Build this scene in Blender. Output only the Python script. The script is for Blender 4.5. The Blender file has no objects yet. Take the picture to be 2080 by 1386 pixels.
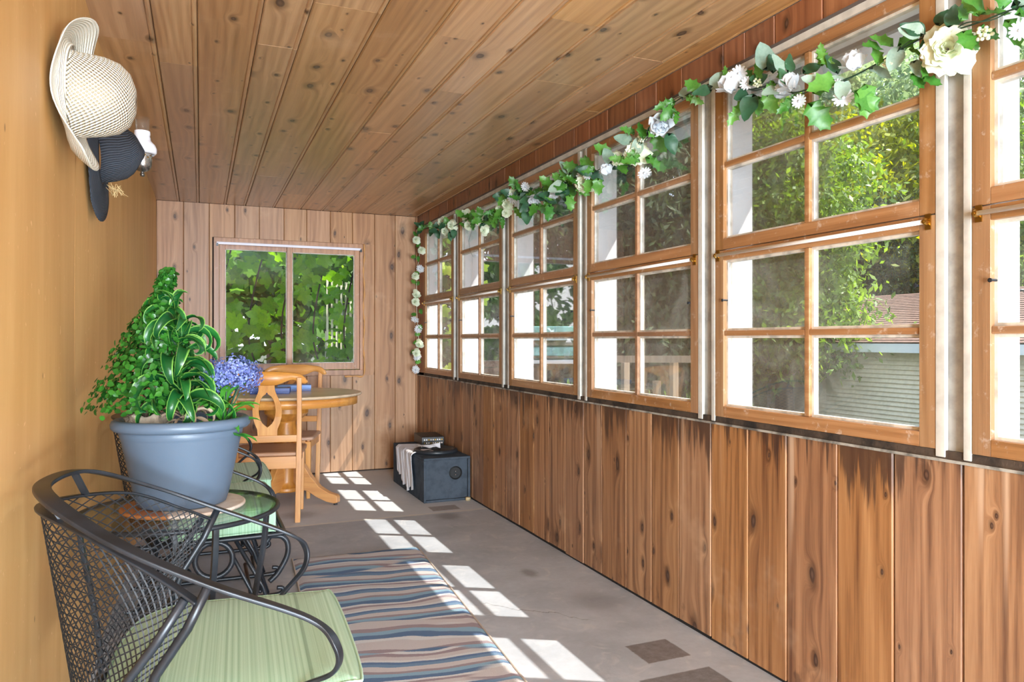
import bpy, math, random
import numpy as np
from mathutils import Vector, Matrix
D = bpy.data; SC = bpy.context.scene; COL = SC.collection
PI = math.pi
# ------------------------------------------------------------------ camera
FPX = 1510.0; TH = math.atan(632.6/1510.0); CT, ST = math.cos(TH), math.sin(TH); HC = 1.2
cam = D.cameras.new('camera'); cam_o = D.objects.new('camera', cam); COL.objects.link(cam_o)
cam.sensor_width = 36; cam.lens = 36*FPX/2080; cam.clip_start = .02; cam.clip_end = 300
cam.shift_y = -3/2080
cam_o.location = (0, 0, HC); cam_o.rotation_euler = (PI/2, 0, -TH); SC.camera = cam_o
def ray(px, py):
    u = (px-1040)/FPX
    return Vector((ST+u*CT, CT-u*ST, -(py-690)/FPX))
def atX(px, py, x): r = ray(px, py); return Vector((0, 0, HC))+r*(x/r.x)
def atZ(px, py, z): r = ray(px, py); return Vector((0, 0, HC))+r*((z-HC)/r.z)
def atD(px, py, d): return Vector((0, 0, HC))+ray(px, py)*d
# ------------------------------------------------------------------ light
SC.view_settings.view_transform = 'Standard'; SC.view_settings.look = 'None'
SC.view_settings.gamma = 1; SC.view_settings.use_curve_mapping = False
SC.view_settings.exposure = 0.27
SC.cycles.max_bounces = 10; SC.cycles.transparent_max_bounces = 24; SC.cycles.diffuse_bounces = 5
SC.cycles.sample_clamp_indirect = 6; SC.cycles.use_denoising = True
sun = D.lights.new('sun', 'SUN'); sun.energy = 12.0; sun.angle = math.radians(.6); sun.color = (1, .95, .86)
so = D.objects.new('sun', sun); COL.objects.link(so)
so.rotation_euler = Vector((-.60, .339, -1)).to_track_quat('-Z', 'Y').to_euler()
def area(name, loc, tgt, sx, sy, e, col=(1, 1, 1)):
    l = D.lights.new(name, 'AREA'); l.shape = 'RECTANGLE'; l.size = sx; l.size_y = sy; l.energy = e; l.color = col
    o = D.objects.new(name, l); COL.objects.link(o); o.location = loc
    o.rotation_euler = (Vector(tgt)-Vector(loc)).to_track_quat('-Z', 'Y').to_euler(); return o
area('photographer_softbox', (.0, -3.2, 1.35), (.5, 4.5, 1.5), .76, 1.6, 365, (.77, .90, 1))
area('low_fill_light', (1.1, -2.9, .36), (.9, 4.6, 1.9), 1.4, .5, 265, (.77, .90, 1))  # added fill light, low behind the camera, aimed up to brighten the ceiling
W = D.worlds.new('sky'); SC.world = W; W.use_nodes = True
wn, wl = W.node_tree.nodes, W.node_tree.links
for n in list(wn): wn.remove(n)
wo = wn.new('ShaderNodeOutputWorld'); bg = wn.new('ShaderNodeBackground'); bg.inputs[1].default_value = 2.3
tc = wn.new('ShaderNodeTexCoord'); sx_ = wn.new('ShaderNodeSeparateXYZ'); wl.new(tc.outputs['Generated'], sx_.inputs[0])
cr = wn.new('ShaderNodeValToRGB'); cr.color_ramp.elements[0].position = 0; cr.color_ramp.elements[0].color = (.80, .89, 1, 1)
cr.color_ramp.elements[1].position = .7; cr.color_ramp.elements[1].color = (.32, .55, .95, 1)
wl.new(sx_.outputs[2], cr.inputs[0])
nz = wn.new('ShaderNodeTexNoise'); nz.inputs['Scale'].default_value = 2.6; nz.inputs['Detail'].default_value = 6
wl.new(tc.outputs['Generated'], nz.inputs['Vector'])
c2 = wn.new('ShaderNodeValToRGB'); c2.color_ramp.elements[0].position = .42; c2.color_ramp.elements[1].position = .66
wl.new(nz.outputs[0], c2.inputs[0])
mx = wn.new('ShaderNodeMixRGB'); mx.inputs[2].default_value = (1, 1, 1, 1)
wl.new(c2.outputs[0], mx.inputs[0]); wl.new(cr.outputs[0], mx.inputs[1]); wl.new(mx.outputs[0], bg.inputs[0]); wl.new(bg.outputs[0], wo.inputs[0])

# ------------------------------------------------------------------ node helper
def s2l(c):
    return tuple(((x/255)/12.92 if x/255 <= .04045 else ((x/255+.055)/1.055)**2.4) for x in c)+(1,)
class NT:
    def __init__(s, name):
        s.m = D.materials.new(name); s.m.use_nodes = True; s.t = s.m.node_tree
        for n in list(s.t.nodes): s.t.nodes.remove(n)
        s.out = s.n('ShaderNodeOutputMaterial')
    def n(s, t, **k):
        n = s.t.nodes.new(t)
        for a, b in k.items(): setattr(n, a, b)
        return n
    def put(s, sock, v):
        if v is None: return
        if isinstance(v, bpy.types.NodeSocket): s.t.links.new(v, sock)
        else: sock.default_value = v
    def math(s, op, a, b=None, c=None, clamp=False):
        n = s.n('ShaderNodeMath', operation=op, use_clamp=clamp)
        s.put(n.inputs[0], a); s.put(n.inputs[1], b); s.put(n.inputs[2], c); return n.outputs[0]
    def comb(s, x, y, z):
        n = s.n('ShaderNodeCombineXYZ'); s.put(n.inputs[0], x); s.put(n.inputs[1], y); s.put(n.inputs[2], z); return n.outputs[0]
    def obj(s):
        t = s.n('ShaderNodeTexCoord'); x = s.n('ShaderNodeSeparateXYZ'); s.t.links.new(t.outputs['Object'], x.inputs[0])
        return x.outputs[0], x.outputs[1], x.outputs[2], t.outputs['Object']
    def noise(s, vec, scale, detail=3, rough=.5, dist=0):
        n = s.n('ShaderNodeTexNoise'); s.put(n.inputs['Vector'], vec); n.inputs['Scale'].default_value = scale
        n.inputs['Detail'].default_value = detail; n.inputs['Roughness'].default_value = rough; n.inputs['Distortion'].default_value = dist
        return n.outputs[0]
    def ramp(s, f, *st, interp='LINEAR'):
        n = s.n('ShaderNodeValToRGB'); r = n.color_ramp; r.interpolation = interp
        while len(r.elements) < len(st): r.elements.new(.5)
        for e, (p, c) in zip(r.elements, st):
            e.position = p; e.color = c if isinstance(c, tuple) else (c, c, c, 1)
        s.put(n.inputs[0], f); return n.outputs[0]
    def mix(s, f, a, b, mode='MIX'):
        n = s.n('ShaderNodeMixRGB', blend_type=mode); s.put(n.inputs[0], f); s.put(n.inputs[1], a); s.put(n.inputs[2], b); return n.outputs[0]
    def sstep(s, v, a, b):
        n = s.n('ShaderNodeMapRange', interpolation_type='SMOOTHSTEP'); s.put(n.inputs[0], v)
        n.inputs[1].default_value = a; n.inputs[2].default_value = b; return n.outputs[0]
    def bump(s, h, strength=.3, dist=.01):
        n = s.n('ShaderNodeBump'); s.put(n.inputs['Height'], h); n.inputs['Strength'].default_value = strength
        n.inputs['Distance'].default_value = dist; return n.outputs[0]
    def bsdf(s, col, rough=.5, metal=0, normal=None, spec=.5, trans=0, sheen=0, coat=0, alpha=None):
        n = s.n('ShaderNodeBsdfPrincipled'); s.put(n.inputs['Base Color'], col); s.put(n.inputs['Roughness'], rough)
        n.inputs['Metallic'].default_value = metal; n.inputs['Specular IOR Level'].default_value = spec
        n.inputs['Coat Weight'].default_value = coat; n.inputs['Coat Roughness'].default_value = .30; n.inputs['Sheen Weight'].default_value = sheen
        if normal is not None: s.put(n.inputs['Normal'], normal)
        return n.outputs[0]
    def done(s, sh): s.put(s.out.inputs[0], sh); return s.m
def rgbvar(N, col, amt):
    """colour with per-object value change"""
    oi = N.n('ShaderNodeObjectInfo')
    h = N.n('ShaderNodeHueSaturation'); N.put(h.inputs['Color'], col)
    N.put(h.inputs['Value'], N.math('MULTIPLY_ADD', oi.outputs['Random'], amt*2, 1-amt)); return h.outputs[0]
def wood(name, ax, al, dark, mid, light, knots=1.0, rough=.42, coat=.15, var=.16, stain=None, white=0, ksc=(5, 3.2), grain=1.0, huevar=.0025, sg=.52):
    N = NT(name); X = N.obj(); oi = N.n('ShaderNodeObjectInfo'); rnd = oi.outputs['Random']
    a = N.math('MULTIPLY_ADD', rnd, 13.7, X[ax]); l = N.math('MULTIPLY_ADD', rnd, 71.3, X[al]); t = X[3-ax-al]
    v = N.n('ShaderNodeTexVoronoi', voronoi_dimensions='2D'); v.inputs['Scale'].default_value = 1
    # wobble so that knots are not perfect ellipses
    wob = N.noise(N.comb(a, l, rnd), 9, 2)
    N.put(v.inputs['Vector'], N.comb(N.math('MULTIPLY_ADD', wob, .10, N.math('MULTIPLY', a, ksc[0])), N.math('MULTIPLY_ADD', wob, .12, N.math('MULTIPLY', l, ksc[1])), 0.0))
    dist = v.outputs['Distance']; sep = N.n('ShaderNodeSeparateColor'); N.put(sep.inputs[0], v.outputs['Color'])
    rad = N.math('MULTIPLY_ADD', N.math('POWER', sep.outputs[0], 2.0), .085, .018)
    nd = N.math('DIVIDE', dist, rad)
    halo = N.math('POWER', 2.718, N.math('MULTIPLY', N.math('MULTIPLY', nd, nd), -.18))
    warp = N.math('MULTIPLY', halo, .05*knots)
    a2 = N.math('ADD', a, warp)
    big = N.noise(N.comb(N.math('MULTIPLY', a2, 5), N.math('MULTIPLY', l, .5), t), 1, 2)
    st = N.noise(N.comb(N.math('MULTIPLY', a2, 34), N.math('MULTIPLY', l, 1.1), N.math('MULTIPLY', t, 34)), 1, 5, .62, .3)
    fine = N.noise(N.comb(N.math('MULTIPLY', a2, 210), N.math('MULTIPLY', l, 5), N.math('MULTIPLY', t, 210)), 1, 3, .6)
    w1 = N.math('MULTIPLY_ADD', big, 5.5, N.math('MULTIPLY', a2, 22))
    ring = N.math('SINE', N.math('MULTIPLY', w1, 6.283)); ring = N.math('MULTIPLY_ADD', ring, .5, .5)
    g = N.math('ADD', N.math('MULTIPLY_ADD', st, sg, (.62-sg)*.5), N.math('MULTIPLY', ring, .11*grain)); g = N.math('ADD', g, N.math('MULTIPLY', fine, .24))
    g = N.math('MULTIPLY_ADD', big, .35, N.math('SUBTRACT', g, .16))
    col = N.ramp(g, (.26, s2l(dark)), (.5, s2l(mid)), (.76, s2l(light)))
    h = N.n('ShaderNodeHueSaturation'); N.put(h.inputs['Color'], col)
    r2 = N.math('FRACT', N.math('MULTIPLY', rnd, 17.31))
    N.put(h.inputs['Value'], N.math('MULTIPLY_ADD', rnd, 2*var, 1-var)); N.put(h.inputs['Hue'], N.math('MULTIPLY_ADD', r2, 2*huevar, .5-huevar))
    N.put(h.inputs['Saturation'], N.math('MULTIPLY_ADD', N.math('FRACT', N.math('MULTIPLY', rnd, 5.77)), .16, .86))
    col = h.outputs[0]
    if knots > 0:
        col = N.mix(N.math('MULTIPLY', N.sstep(nd, 2.6, 1.0), .55), col, s2l(tuple(x*.62 for x in dark)))
        col = N.mix(N.math('MULTIPLY', N.sstep(nd, 1.05, .75), .9), col, s2l((66, 44, 34)))
        col = N.mix(N.math('MULTIPLY', N.sstep(nd, .6, .2), .6), col, s2l((112, 84, 66)))
    if stain:   # water staining below the sill: dark and bleached runs
        z0 = stain; zz = N.math('SUBTRACT', z0, X[2])
        runs = N.noise(N.comb(N.math('MULTIPLY', X[1], 26), N.math('MULTIPLY', X[2], 1.3), 0.0), 1, 4, .6)
        r3 = N.noise(N.comb(N.math('MULTIPLY', X[1], 2.6), 0.0, 4.0), 1, 2)
        r4 = N.noise(N.comb(N.math('MULTIPLY', X[1], 90), N.math('MULTIPLY', X[2], 6), 3.0), 1, 3, .7)
        dpt = N.math('MULTIPLY_ADD', N.math('SUBTRACT', runs, .50), .75, N.math('MULTIPLY', N.math('SUBTRACT', r3, .50), .55))
        dpt = N.math('ADD', dpt, N.math('MULTIPLY_ADD', r4, .16, N.math('MULTIPLY_ADD', N.math('FRACT', N.math('MULTIPLY', rnd, 9.7)), .14, -.12)))
        m = N.sstep(N.math('SUBTRACT', dpt, zz), -.05, .06)
        col = N.mix(N.math('MULTIPLY', m, .80), col, s2l((52, 34, 30)))
        wr = N.noise(N.comb(N.math('MULTIPLY', X[1], 15), N.math('MULTIPLY', X[2], .5), 7.0), 1, 3, .5)
        wm = N.math('MULTIPLY', N.sstep(wr, .60, .70), N.sstep(zz, .62, .05))
        col = N.mix(N.math('MULTIPLY', wm, .7), col, s2l((205, 176, 148)))
        dn = N.noise(N.comb(N.math('MULTIPLY', X[1], 12), N.math('MULTIPLY', X[2], 6), 2.0), 1, 4, .6)
        dm = N.math('MULTIPLY', N.sstep(dn, .56, .68), N.sstep(X[2], .16, .03))
        col = N.mix(N.math('MULTIPLY', dm, .6), col, s2l((66, 42, 32)))
    if white:
        wn_ = N.noise(N.comb(a, l, t), 26, 4, .7)
        col = N.mix(N.math('MULTIPLY', N.sstep(wn_, .58, .70), white), col, s2l((226, 218, 206)))
    sc = N.noise(X[3], 3.0, 4, .65)
    col = N.mix(N.sstep(sc, .55, .8), col, N.mix(.35, col, s2l((214, 180, 146))))
    b = N.bump(N.math('ADD', N.math('MULTIPLY', fine, .5), N.math('MULTIPLY', N.sstep(nd, 1.2, .5), 1.0)), .25, .002)
    ro = N.math('MULTIPLY_ADD', fine, .3, rough-.12)
    return N.done(N.bsdf(col, ro, normal=b, coat=coat, spec=.45))
def plain(name, col, rough=.5, metal=0, spec=.5, bumpn=None, var=0, mott=0, coat=0, sheen=0):
    N = NT(name); X = N.obj(); c = s2l(col) if len(col) == 3 else col
    n = N.noise(X[3], 14, 4, .6)
    if mott: c = N.mix(N.sstep(n, .38, .68), c, s2l(tuple(max(0, x*(1-mott)) for x in col)))
    if var: c = rgbvar(N, c, var)
    nb = N.bump(N.noise(X[3], bumpn[0], 3), bumpn[1], bumpn[2]) if bumpn else None
    return N.done(N.bsdf(c, rough, metal, nb, spec, coat=coat, sheen=sheen))
def leafmat(name, dark, light, edge=None, trans=.35, rough=.45, island=True, vein=False):
    N = NT(name)
    g = N.n('ShaderNodeNewGeometry'); oi = N.n('ShaderNodeObjectInfo')
    f = g.outputs['Random Per Island'] if island else oi.outputs['Random']
    X = N.obj(); n = N.noise(X[3], 9, 3)
    f = N.math('ADD', N.math('MULTIPLY', f, .75), N.math('MULTIPLY', N.sstep(n, .3, .7), .25))
    c = N.mix(f, s2l(dark), s2l(light))
    if edge:
        uv = N.n('ShaderNodeUVMap'); sp = N.n('ShaderNodeSeparateXYZ'); N.t.links.new(uv.outputs[0], sp.inputs[0])
        e = N.math('ABSOLUTE', N.math('MULTIPLY_ADD', sp.outputs[0], 2.0, -1.0))
        st = N.noise(N.comb(N.math('MULTIPLY', sp.outputs[0], 9), N.math('MULTIPLY', sp.outputs[1], .6), 0.0), 1, 2)
        c = N.mix(N.sstep(N.math('MULTIPLY_ADD', st, .25, e), .88, 1.1), c, s2l(edge))
    pb = N.n('ShaderNodeBsdfPrincipled'); N.put(pb.inputs['Base Color'], c); pb.inputs['Roughness'].default_value = rough
    tr = N.n('ShaderNodeBsdfTranslucent'); hs = N.n('ShaderNodeHueSaturation'); N.put(hs.inputs['Color'], c)
    hs.inputs['Value'].default_value = 1.7; hs.inputs['Saturation'].default_value = 1.15; hs.inputs['Hue'].default_value = .488
    N.put(tr.inputs[0], hs.outputs[0])
    ms = N.n('ShaderNodeMixShader'); ms.inputs[0].default_value = trans
    N.t.links.new(pb.outputs[0], ms.inputs[1]); N.t.links.new(tr.outputs[0], ms.inputs[2])
    return N.done(ms.outputs[0])

# ------------------------------------------------------------------ mesh helper
class MB:
    def __init__(s): s.v = []; s.f = []; s.uv = None; s.cuts = []
    def add(s, vs, fs):
        b = len(s.v); s.v += [tuple(v) for v in vs]; s.f += [tuple(i+b for i in f) for f in fs]; return s
    def box(s, x0, x1, y0, y1, z0, z1):
        return s.add([(x0, y0, z0), (x1, y0, z0), (x1, y1, z0), (x0, y1, z0), (x0, y0, z1), (x1, y0, z1), (x1, y1, z1), (x0, y1, z1)],
                     [(0, 3, 2, 1), (4, 5, 6, 7), (0, 1, 5, 4), (1, 2, 6, 5), (2, 3, 7, 6), (3, 0, 4, 7)])
    def prism(s, prof, axis, a, b):
        """2-D profile (list of pairs) extruded along axis; the pair takes the other two axes in order"""
        n = len(prof); vs = []
        for t in (a, b):
            for p, q in prof:
                c = [0, 0, 0]; c[axis] = t; o = [i for i in range(3) if i != axis]; c[o[0]] = p; c[o[1]] = q; vs.append(c)
        return s.add(vs, [tuple(range(n-1, -1, -1)), tuple(range(n, 2*n))]+[(i, (i+1) % n, n+(i+1) % n, n+i) for i in range(n)])
    def bar(s, p, q, w, h=None, up=(0, 0, 1)):
        p, q = Vector(p), Vector(q); h = h or w; d = (q-p).normalized(); u = Vector(up)
        if abs(d.dot(u)) > .98: u = Vector((0, 1, 0))
        x = d.cross(u).normalized(); y = x.cross(d)
        vs = [e+x*(sx*w/2)+y*(sy*h/2) for e in (p, q) for sx, sy in ((-1, -1), (1, -1), (1, 1), (-1, 1))]
        return s.add(vs, [(0, 3, 2, 1), (4, 5, 6, 7), (0, 1, 5, 4), (1, 2, 6, 5), (2, 3, 7, 6), (3, 0, 4, 7)])
    def tube(s, path, r, n=8, closed=False):
        P = [Vector(p) for p in path]; m = len(P); R = r if hasattr(r, '__len__') else [r]*m
        vs = []; fs = []; up = None
        for i in range(m):
            if closed: d = P[(i+1) % m]-P[i-1]
            else: d = P[min(i+1, m-1)]-P[max(i-1, 0)]
            d = d.normalized() if d.length > 1e-9 else Vector((0, 0, 1))
            if up is None: up = d.orthogonal().normalized()
            up = (up-d*up.dot(d)); up = up.normalized() if up.length > 1e-6 else d.orthogonal().normalized()
            w = d.cross(up)
            vs += [P[i]+(up*math.cos(2*PI*k/n)+w*math.sin(2*PI*k/n))*R[i] for k in range(n)]
        for i in range(m if closed else m-1):
            j = (i+1) % m
            fs += [(i*n+k, i*n+(k+1) % n, j*n+(k+1) % n, j*n+k) for k in range(n)]
        if not closed: fs += [tuple(range(n-1, -1, -1)), tuple((m-1)*n+k for k in range(n))]
        return s.add(vs, fs)
    def lathe(s, prof, n=32, c=(0, 0, 0), axis=2, cap=True):
        vs = []; fs = []; m = len(prof)
        for r, z in prof:
            for k in range(n):
                t = 2*PI*k/n; p = (r*math.cos(t), r*math.sin(t), z)
                if axis == 0: p = (z, p[0], p[1])
                if axis == 1: p = (p[0], z, p[1])
                vs.append((p[0]+c[0], p[1]+c[1], p[2]+c[2]))
        for i in range(m-1): fs += [(i*n+k, i*n+(k+1) % n, (i+1)*n+(k+1) % n, (i+1)*n+k) for k in range(n)]
        if cap: fs += [tuple(range(n-1, -1, -1)), tuple((m-1)*n+k for k in range(n))]
        return s.add(vs, fs)
    def grid(s, rows, closed_u=False):
        n = len(rows[0]); vs = [p for r in rows for p in r]; fs = []
        for i in range(len(rows)-1):
            for k in range(n if closed_u else n-1):
                fs.append((i*n+k, i*n+(k+1) % n, (i+1)*n+(k+1) % n, (i+1)*n+k))
        return s.add(vs, fs)
    def xf(s, M, start=0):
        for i in range(start, len(s.v)): s.v[i] = tuple(M @ Vector(s.v[i]))
        return s
    def mesh(s, name, mat, smooth=False):
        me = D.meshes.new(name); me.from_pydata(s.v, [], s.f)
        if s.uv:
            l = me.uv_layers.new(name='UVMap'); ids = np.empty(len(me.loops), dtype=np.int32); me.loops.foreach_get('vertex_index', ids)
            l.data.foreach_set('uv', np.array(s.uv, dtype=np.float32)[ids].ravel())
        if mat: me.materials.append(mat)
        if smooth: me.shade_smooth() if hasattr(me, 'shade_smooth') else me.polygons.foreach_set('use_smooth', [True]*len(me.polygons))
        me.update(); return me
    def obj(s, name, mat, parent=None, smooth=False, bevel=0, seg=2, **k):
        me = s.mesh(name, mat, smooth); o = D.objects.new(name, me); COL.objects.link(o)
        if parent: o.parent = parent
        if bevel:
            b = o.modifiers.new('bevel', 'BEVEL'); b.width = bevel; b.segments = seg; b.limit_method = 'ANGLE'; b.angle_limit = math.radians(40)
            if smooth is None or bevel: me.polygons.foreach_set('use_smooth', [True]*len(me.polygons)); \
                o.modifiers.new('wn', 'WEIGHTED_NORMAL')
        if smooth == 'sub': o.modifiers.new('sub', 'SUBSURF').levels = 1
        return props(o, **k)
def props(o, label=None, cat=None, group=None, kind=None):
    if label: o['label'] = label
    if cat: o['category'] = cat
    if group: o['group'] = group
    if kind: o['kind'] = kind
    return o
def empty(name, loc=(0, 0, 0), rz=0, **k):
    o = D.objects.new(name, None); COL.objects.link(o); o.location = loc; o.rotation_euler = (0, 0, rz); o.empty_display_size = .1
    return props(o, **k)
def use(me, name, parent, M=None):
    o = D.objects.new(name, me); COL.objects.link(o); o.parent = parent
    if M is not None: o.matrix_local = M
    return o
def copy_tree(o, parent=None):
    c = o.copy(); COL.objects.link(c); c.parent = parent
    for ch in [x for x in o.children]: copy_tree(ch, c)
    return c
def spline(C, n=10, closed=False):
    C = [Vector(c) for c in C]
    if closed: P = [C[-1]]+C+[C[0], C[1]]
    else: P = [2*C[0]-C[1]]+C+[2*C[-1]-C[-2]]
    out = []
    for i in range(1, len(P)-2):
        p0, p1, p2, p3 = P[i-1:i+3]
        for k in range(n):
            t = k/n
            out.append(.5*((2*p1)+(-p0+p2)*t+(2*p0-5*p1+4*p2-p3)*t*t+(-p0+3*p1-3*p2+p3)*t**3))
    if not closed: out.append(C[-1])
    return out
def frame(loc, z, x=None):
    """matrix whose local z looks along z"""
    z = Vector(z).normalized(); x = Vector(x) if x is not None else z.orthogonal()
    x = (x-z*x.dot(z)); x = x.normalized() if x.length > 1e-6 else z.orthogonal().normalized(); y = z.cross(x)
    M = Matrix((x, y, z)).transposed().to_4x4(); M.translation = Vector(loc); return M

# ------------------------------------------------------------------ materials
M_ceil = wood('pine_ceiling', 0, 1, (132, 90, 50), (172, 126, 78), (202, 158, 108), knots=1, var=.14, ksc=(6, 3.6), coat=.7, rough=.36)
M_wall_r = wood('pine_wainscot', 1, 2, (104, 64, 36), (156, 108, 66), (186, 138, 92), knots=1, var=.08, stain=.872, ksc=(6, 3.0), rough=.5, sg=.95)
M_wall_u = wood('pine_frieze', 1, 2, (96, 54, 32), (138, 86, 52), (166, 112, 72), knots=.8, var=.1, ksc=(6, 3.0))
M_wall_b = wood('pine_back', 0, 2, (138, 92, 56), (176, 128, 86), (198, 154, 112), knots=1, var=.08, ksc=(5.5, 2.6), rough=.5)
M_sash = wood('sash_wood', 1, 2, (122, 82, 46), (156, 112, 68), (178, 136, 92), knots=0, var=.06, white=.25, rough=.5)
M_sashb = wood('back_sash_wood', 0, 2, (132, 82, 50), (170, 116, 76), (194, 142, 102), knots=0, var=.08, white=.2)
M_rail = wood('sash_rail_wood', 2, 1, (126, 84, 50), (162, 116, 74), (186, 144, 102), knots=0, var=.1, white=.35)
M_dsill = plain('dark_sill_wood', (74, 60, 48), .85, mott=.5, bumpn=(60, .5, .004))  # dark mottled brown of the sill wood
M_white = plain('aged_white_paint', (206, 204, 196), .55, mott=.10, bumpn=(50, .15, .002))
M_grey = plain('grey_post_paint', (166, 166, 163), .6, mott=.16, bumpn=(40, .15, .002))
M_putty = plain('white_putty', (222, 216, 204), .7, mott=.22)
M_wext = plain('exterior_white', (232, 234, 238), .6)
M_soff = plain('soffit_lavender', (206, 208, 218), .7)
M_rod = plain('white_enamel_rod', (236, 230, 224), .3)
M_brass = plain('brass', (176, 140, 72), .28, metal=1)
M_iron = plain('black_iron', (44, 49, 56), .38, metal=.25, spec=.6, mott=.25)
M_steel = plain('dark_wire', (30, 33, 38), .6, metal=0)
def orange():
    N = NT('orange_wall_paint'); X = N.obj()
    st = N.noise(N.comb(N.math('MULTIPLY', X[1], 9), N.math('MULTIPLY', X[2], 1.0), X[0]), 1, 4, .6)
    n2 = N.noise(X[3], 38, 3)
    c = N.ramp(st, (.3, s2l((206, 158, 96))), (.7, s2l((222, 178, 116))))
    c = N.mix(N.sstep(n2, .68, .74), c, s2l((232, 190, 136)))
    v = N.n('ShaderNodeTexVoronoi'); v.inputs['Scale'].default_value = 5; N.put(v.inputs['Vector'], N.comb(X[0], X[1], N.math('MULTIPLY', X[2], .6)))
    c = N.mix(N.math('MULTIPLY', N.sstep(v.outputs[0], .035, .015), .7), c, s2l((120, 84, 46)))
    return N.done(N.bsdf(c, .5, normal=N.bump(N.math('ADD', st, N.math('MULTIPLY', n2, .4)), .25, .004), spec=.35))
M_orange = orange()
def concrete():
    N = NT('worn_concrete'); X = N.obj()
    n1 = N.noise(X[3], 2.2, 5, .65); n2 = N.noise(X[3], 30, 4, .7); n3 = N.noise(X[3], 7, 4, .6, 1.2)
    c = N.ramp(n1, (.3, s2l((160, 167, 176))), (.7, s2l((194, 201, 210))))
    c = N.mix(N.math('MULTIPLY', N.sstep(n3, .52, .72), .5), c, s2l((212, 213, 214)))
    c = N.mix(N.math('MULTIPLY', n2, .30), c, s2l((146, 146, 148)))
    far = N.sstep(N.math('MULTIPLY_ADD', n3, .06, X[1]), 4.93, 4.99)
    c = N.mix(N.math('MULTIPLY', far, .55), c, s2l((222, 224, 226)))
    jl = N.math('ABSOLUTE', N.math('SUBTRACT', N.math('MULTIPLY_ADD', n3, .05, X[1]), 4.965))
    c = N.mix(N.math('MULTIPLY', N.sstep(jl, .022, .008), .7), c, s2l((222, 218, 208)))
    e = N.math('MULTIPLY_ADD', n2, .012, -.006)
    def rect(x0, x1, y0, y1, f, col):
        nonlocal c
        dx = N.math('ABSOLUTE', N.math('SUBTRACT', N.math('ADD', X[0], e), (x0+x1)/2)); dy = N.math('ABSOLUTE', N.math('SUBTRACT', N.math('ADD', X[1], e), (y0+y1)/2))
        m = N.math('MULTIPLY', N.sstep(dx, (x1-x0)/2+.004, (x1-x0)/2-.004), N.sstep(dy, (y1-y0)/2+.004, (y1-y0)/2-.004))
        c = N.mix(N.math('MULTIPLY', N.math('MULTIPLY', m, N.math('MULTIPLY_ADD', n2, .5, .62)), f), c, s2l(col))
    rect(1.53, 1.718, 2.342, 2.51, .85, (96, 84, 78)); rect(1.42, 1.72, 2.03, 2.236, .85, (88, 80, 76)); rect(1.50, 1.70, 5.0, 5.14, .7, (112, 98, 88))
    def spot(x, y, rx, ry, f):
        nonlocal c
        dx = N.math('DIVIDE', N.math('SUBTRACT', X[0], x), rx); dy = N.math('DIVIDE', N.math('SUBTRACT', X[1], y), ry)
        d = N.math('SQRT', N.math('ADD', N.math('MULTIPLY', dx, dx), N.math('MULTIPLY', dy, dy)))
        c = N.mix(N.math('MULTIPLY', N.sstep(N.math('MULTIPLY_ADD', n2, .8, d), 1.5, .7), f), c, s2l((108, 102, 100)))
    spot(1.56, 3.49, .05, .09, .6); spot(1.55, 4.82, .11, .12, .55); spot(.62, 5.25, .16, .14, .4); spot(1.68, 3.0, .14, .18, .3)
    # a fine meandering crack
    cw = N.noise(N.comb(N.math('MULTIPLY', X[0], 6), 0.0, 0.0), 1, 4, .6)
    cd = N.math('ABSOLUTE', N.math('SUBTRACT', N.math('MULTIPLY_ADD', X[0], 1.05, X[1]), N.math('MULTIPLY_ADD', cw, .3, 4.26)))
    cm = N.math('MULTIPLY', N.sstep(cd, .006, .002), N.math('MULTIPLY', N.sstep(X[0], 1.15, 1.22), N.sstep(X[0], 1.6, 1.45)))
    c = N.mix(N.math('MULTIPLY', cm, .6), c, s2l((96, 88, 78)))
    return N.done(N.bsdf(c, N.math('MULTIPLY_ADD', n2, .3, .5), normal=N.bump(N.math('ADD', n2, n3), .22, .004), spec=.4))
M_conc = concrete()
def glass(name, haze, tint=(1, 1, 1, 1)):
    N = NT(name); X = N.obj()
    tr = N.n('ShaderNodeBsdfTransparent'); tr.inputs[0].default_value = tint
    gl = N.n('ShaderNodeBsdfGlossy'); gl.inputs['Roughness'].default_value = .02
    fr = N.n('ShaderNodeFresnel'); fr.inputs[0].default_value = 1.4
    m = N.n('ShaderNodeMixShader'); N.put(m.inputs[0], N.math('MULTIPLY', fr.outputs[0], .55)); N.put(m.inputs[1], tr.outputs[0]); N.put(m.inputs[2], gl.outputs[0])
    if not haze: return N.done(m.outputs[0])
    df = N.n('ShaderNodeBsdfDiffuse'); df.inputs[0].default_value = s2l((235, 235, 230))
    tl = N.n('ShaderNodeBsdfTranslucent'); tl.inputs[0].default_value = s2l((235, 235, 228))
    m3 = N.n('ShaderNodeMixShader'); m3.inputs[0].default_value = .5; N.put(m3.inputs[1], df.outputs[0]); N.put(m3.inputs[2], tl.outputs[0])
    n1 = N.noise(X[3], 5, 4, .7, .8); n2 = N.noise(N.comb(N.math('MULTIPLY', X[0], 60), N.math('MULTIPLY', X[1], 60), N.math('MULTIPLY', X[2], 4)), 1, 3)
    f = N.math('MULTIPLY', N.math('MULTIPLY', N.sstep(n1, .3, .8), N.math('MULTIPLY_ADD', n2, .8, .5)), haze)
    m2 = N.n('ShaderNodeMixShader'); N.put(m2.inputs[0], N.math('ADD', f, haze*.25)); N.put(m2.inputs[1], m.outputs[0]); N.put(m2.inputs[2], m3.outputs[0])
    return N.done(m2.outputs[0])
M_glass = glass('dusty_window_glass', .045); M_glassb = glass('window_glass', .02)
M_tglass = glass('table_glass', 0, (.93, .97, .95, 1)); M_lglass = glass('chimney_glass', .1)

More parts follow.
